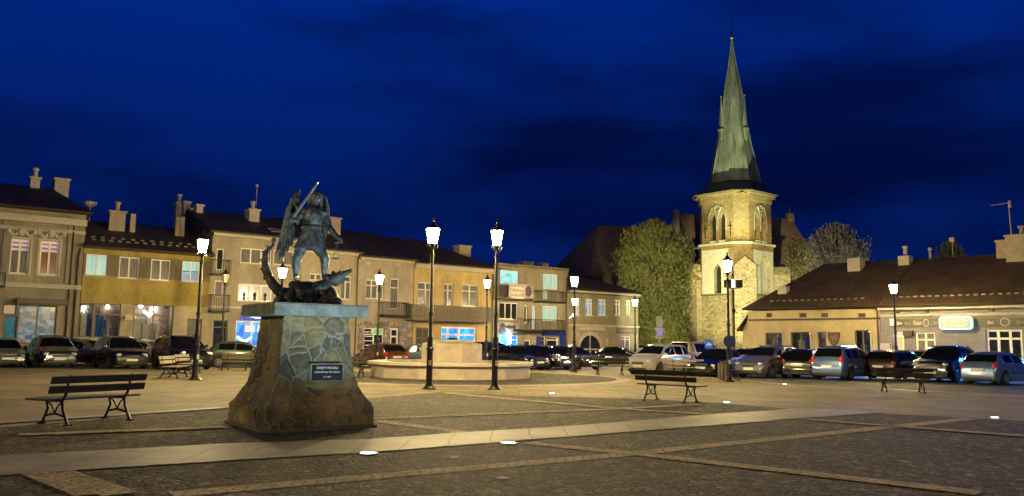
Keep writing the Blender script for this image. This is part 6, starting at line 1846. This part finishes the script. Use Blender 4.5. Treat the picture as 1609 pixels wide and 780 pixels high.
# placement: (kind, paint, px of the middle, depth Y, heading azimuth, label)
CARS = [
 ('wagon', 'navy', 4, 42, 140, 'dark navy car cut by the left edge, front towards the square'),
 ('mpv', 'darkgrey', 84, 42.6, 141, 'dark grey people carrier with silver bumper before the poster shop'),
 ('wagon', 'bluegrey', 134, 46.5, 100, 'dark grey-blue estate half hidden behind the people carrier'),
 ('mpv', 'black', 190, 42.4, 139, 'black five-door minivan in front of the yellow house shop window'),
 ('hatch', 'white', 238, 47.5, 110, 'pale silver hatchback half hidden between two black cars'),
 ('suv', 'black', 286, 42.6, 139, 'black off-roader behind the small benches at the yellow house'),
 ('hatch', 'green', 384, 45.8, 75, 'pale green hatchback behind the pale bench and the pedestal'),
 ('hatch', 'orange', 598, 48.2, 322, 'rust-orange hatchback with its back towards the fountain'),
 ('hatch', 'bluegrey', 655, 50.5, 275, 'grey-blue hatchback between the orange car and the fountain block'),
 ('mpv', 'steel', 775, 52.5, 138, 'dark blue car directly behind the right fountain lamp'),
 ('sedan', 'navy', 811, 50.0, 140, 'dark saloon right of the fountain lamp lit blue by the shop'),
 ('wagon', 'black', 852, 51.0, 140, 'black estate with bright headlights, middle of the dark row'),
 ('wagon', 'darkgrey', 898, 52.0, 142, 'dark grey estate behind the archway lamp post'),
 ('sedan', 'black', 974, 60, 110, 'low black saloon before the archway'),
 ('mpv', 'white', 1036, 44.5, 222, 'silver-white people carrier behind the middle bench'),
 ('boxy', 'beige', 1100, 47.5, 48, 'beige boxy off-roader with spare wheel, back towards the square'),
 ('sedan', 'black', 1127, 43.0, 216, 'black saloon with its front to the square, left of the church lamp'),
 ('wagon', 'darkgreen', 1172, 46.5, 235, 'dark green estate just right of the church lamp'),
 ('mpv', 'silver', 1209, 42.0, 226, 'small silver people carrier before the left end of the yellow shop'),
 ('hatch', 'black', 1263, 42.2, 30, 'black hatchback between the two silver people carriers'),
 ('mpv', 'blue', 1328, 40.8, 46, 'silver people carrier with blue-lit side and red tail lamps'),
 ('wagon', 'brown', 1412, 41.2, 50, 'black-brown estate behind the right bench'),
 ('hatch', 'darkgrey', 1448, 47, 230, 'dark hatchback mostly hidden between the right estate and the off-roader'),
 ('suv', 'navy', 1486, 39.8, 226, 'black-blue off-roader left of the last car at the right'),
 ('hatch', 'blue', 1568, 37.2, 55, 'silver-blue hatchback at the right edge with a bright blue side'),
]
for kd, pn, px, Y, az, lab in CARS:
    p = at(px, Y); car(kd, pn, (p.x, p.y, 0), az, lab)
# ================================================================== LIGHTS OF THE FITTINGS, PLUS ADDED BLUE FILLS
# the white-blue uplights sunk in the paving, aimed at the statue
SC = Vector((-3.75, 14.85, 0))
for (px, py), e in (((578, 715.5), 800), ((800, 699), 600)):
    p = G(px, py); spot('ground_spot', p + Vector((0, 0, .10)), SC + Vector((.1, 0, 2.7)), e * .95, (.60, .84, 1.0), 50, 1.0, rad=.08)
# blue light of the shoe-shop sign and the blue shop, plus added blue fills on the cars before them
def area(name, loc, tgt, e, col, sx, sy):
    l = bpy.data.lights.new(name, 'AREA'); l.shape = 'RECTANGLE'; l.size = sx; l.size_y = sy; l.energy = e; l.color = col
    o = bpy.data.objects.new(name, l); COL.objects.link(o); o.location = loc
    o.rotation_euler = (Vector(tgt) - Vector(loc)).to_track_quat('-Z', 'Y').to_euler()
    return o
bpy.context.view_layer.update()
ho, sx_, sz_ = SIGN_C
wp = Matrix.Translation(ho.location) @ Matrix.Rotation(ho.rotation_euler.z, 4, 'Z')
a = wp @ Vector((sx_, -.75, sz_)); t = wp @ Vector((sx_ + 1, -6, 0))
area('blue_glow', a, t, 420, (.02, .28, 1.0), 2.4, .4)
a = wp @ Vector((sx_ + 8, -.75, 3.2)); t = wp @ Vector((sx_ + 7, -7, 0)); area('blue_glow', a, t, 900, (.02, .22, 1.0), 2.0, .4)  # added blue panel out of view, no known sign here
h9m = Matrix.Translation(h9.o.location) @ Matrix.Rotation(h9.o.rotation_euler.z, 4, 'Z')
a = h9m @ Vector((h9.L - 1.5, -.6, 3.0)); t = h9m @ Vector((h9.L - 1.0, -7, 0)); area('blue_glow', a, t, 520, (.04, .2, 1.0), 1.5, .3)  # added blue panel tinting the cars, the yellow shop has no such sign
h7m = Matrix.Translation(h7.o.location) @ Matrix.Rotation(h7.o.rotation_euler.z, 4, 'Z')
x_, z_ = h7.loc(793, 530); a = h7m @ Vector((x_, -1.1, z_)); t = h7m @ Vector((x_ + 1, -9, 0)); area('shop_glow', a, t, 500, (.02, .25, 1.0), .8, .8)
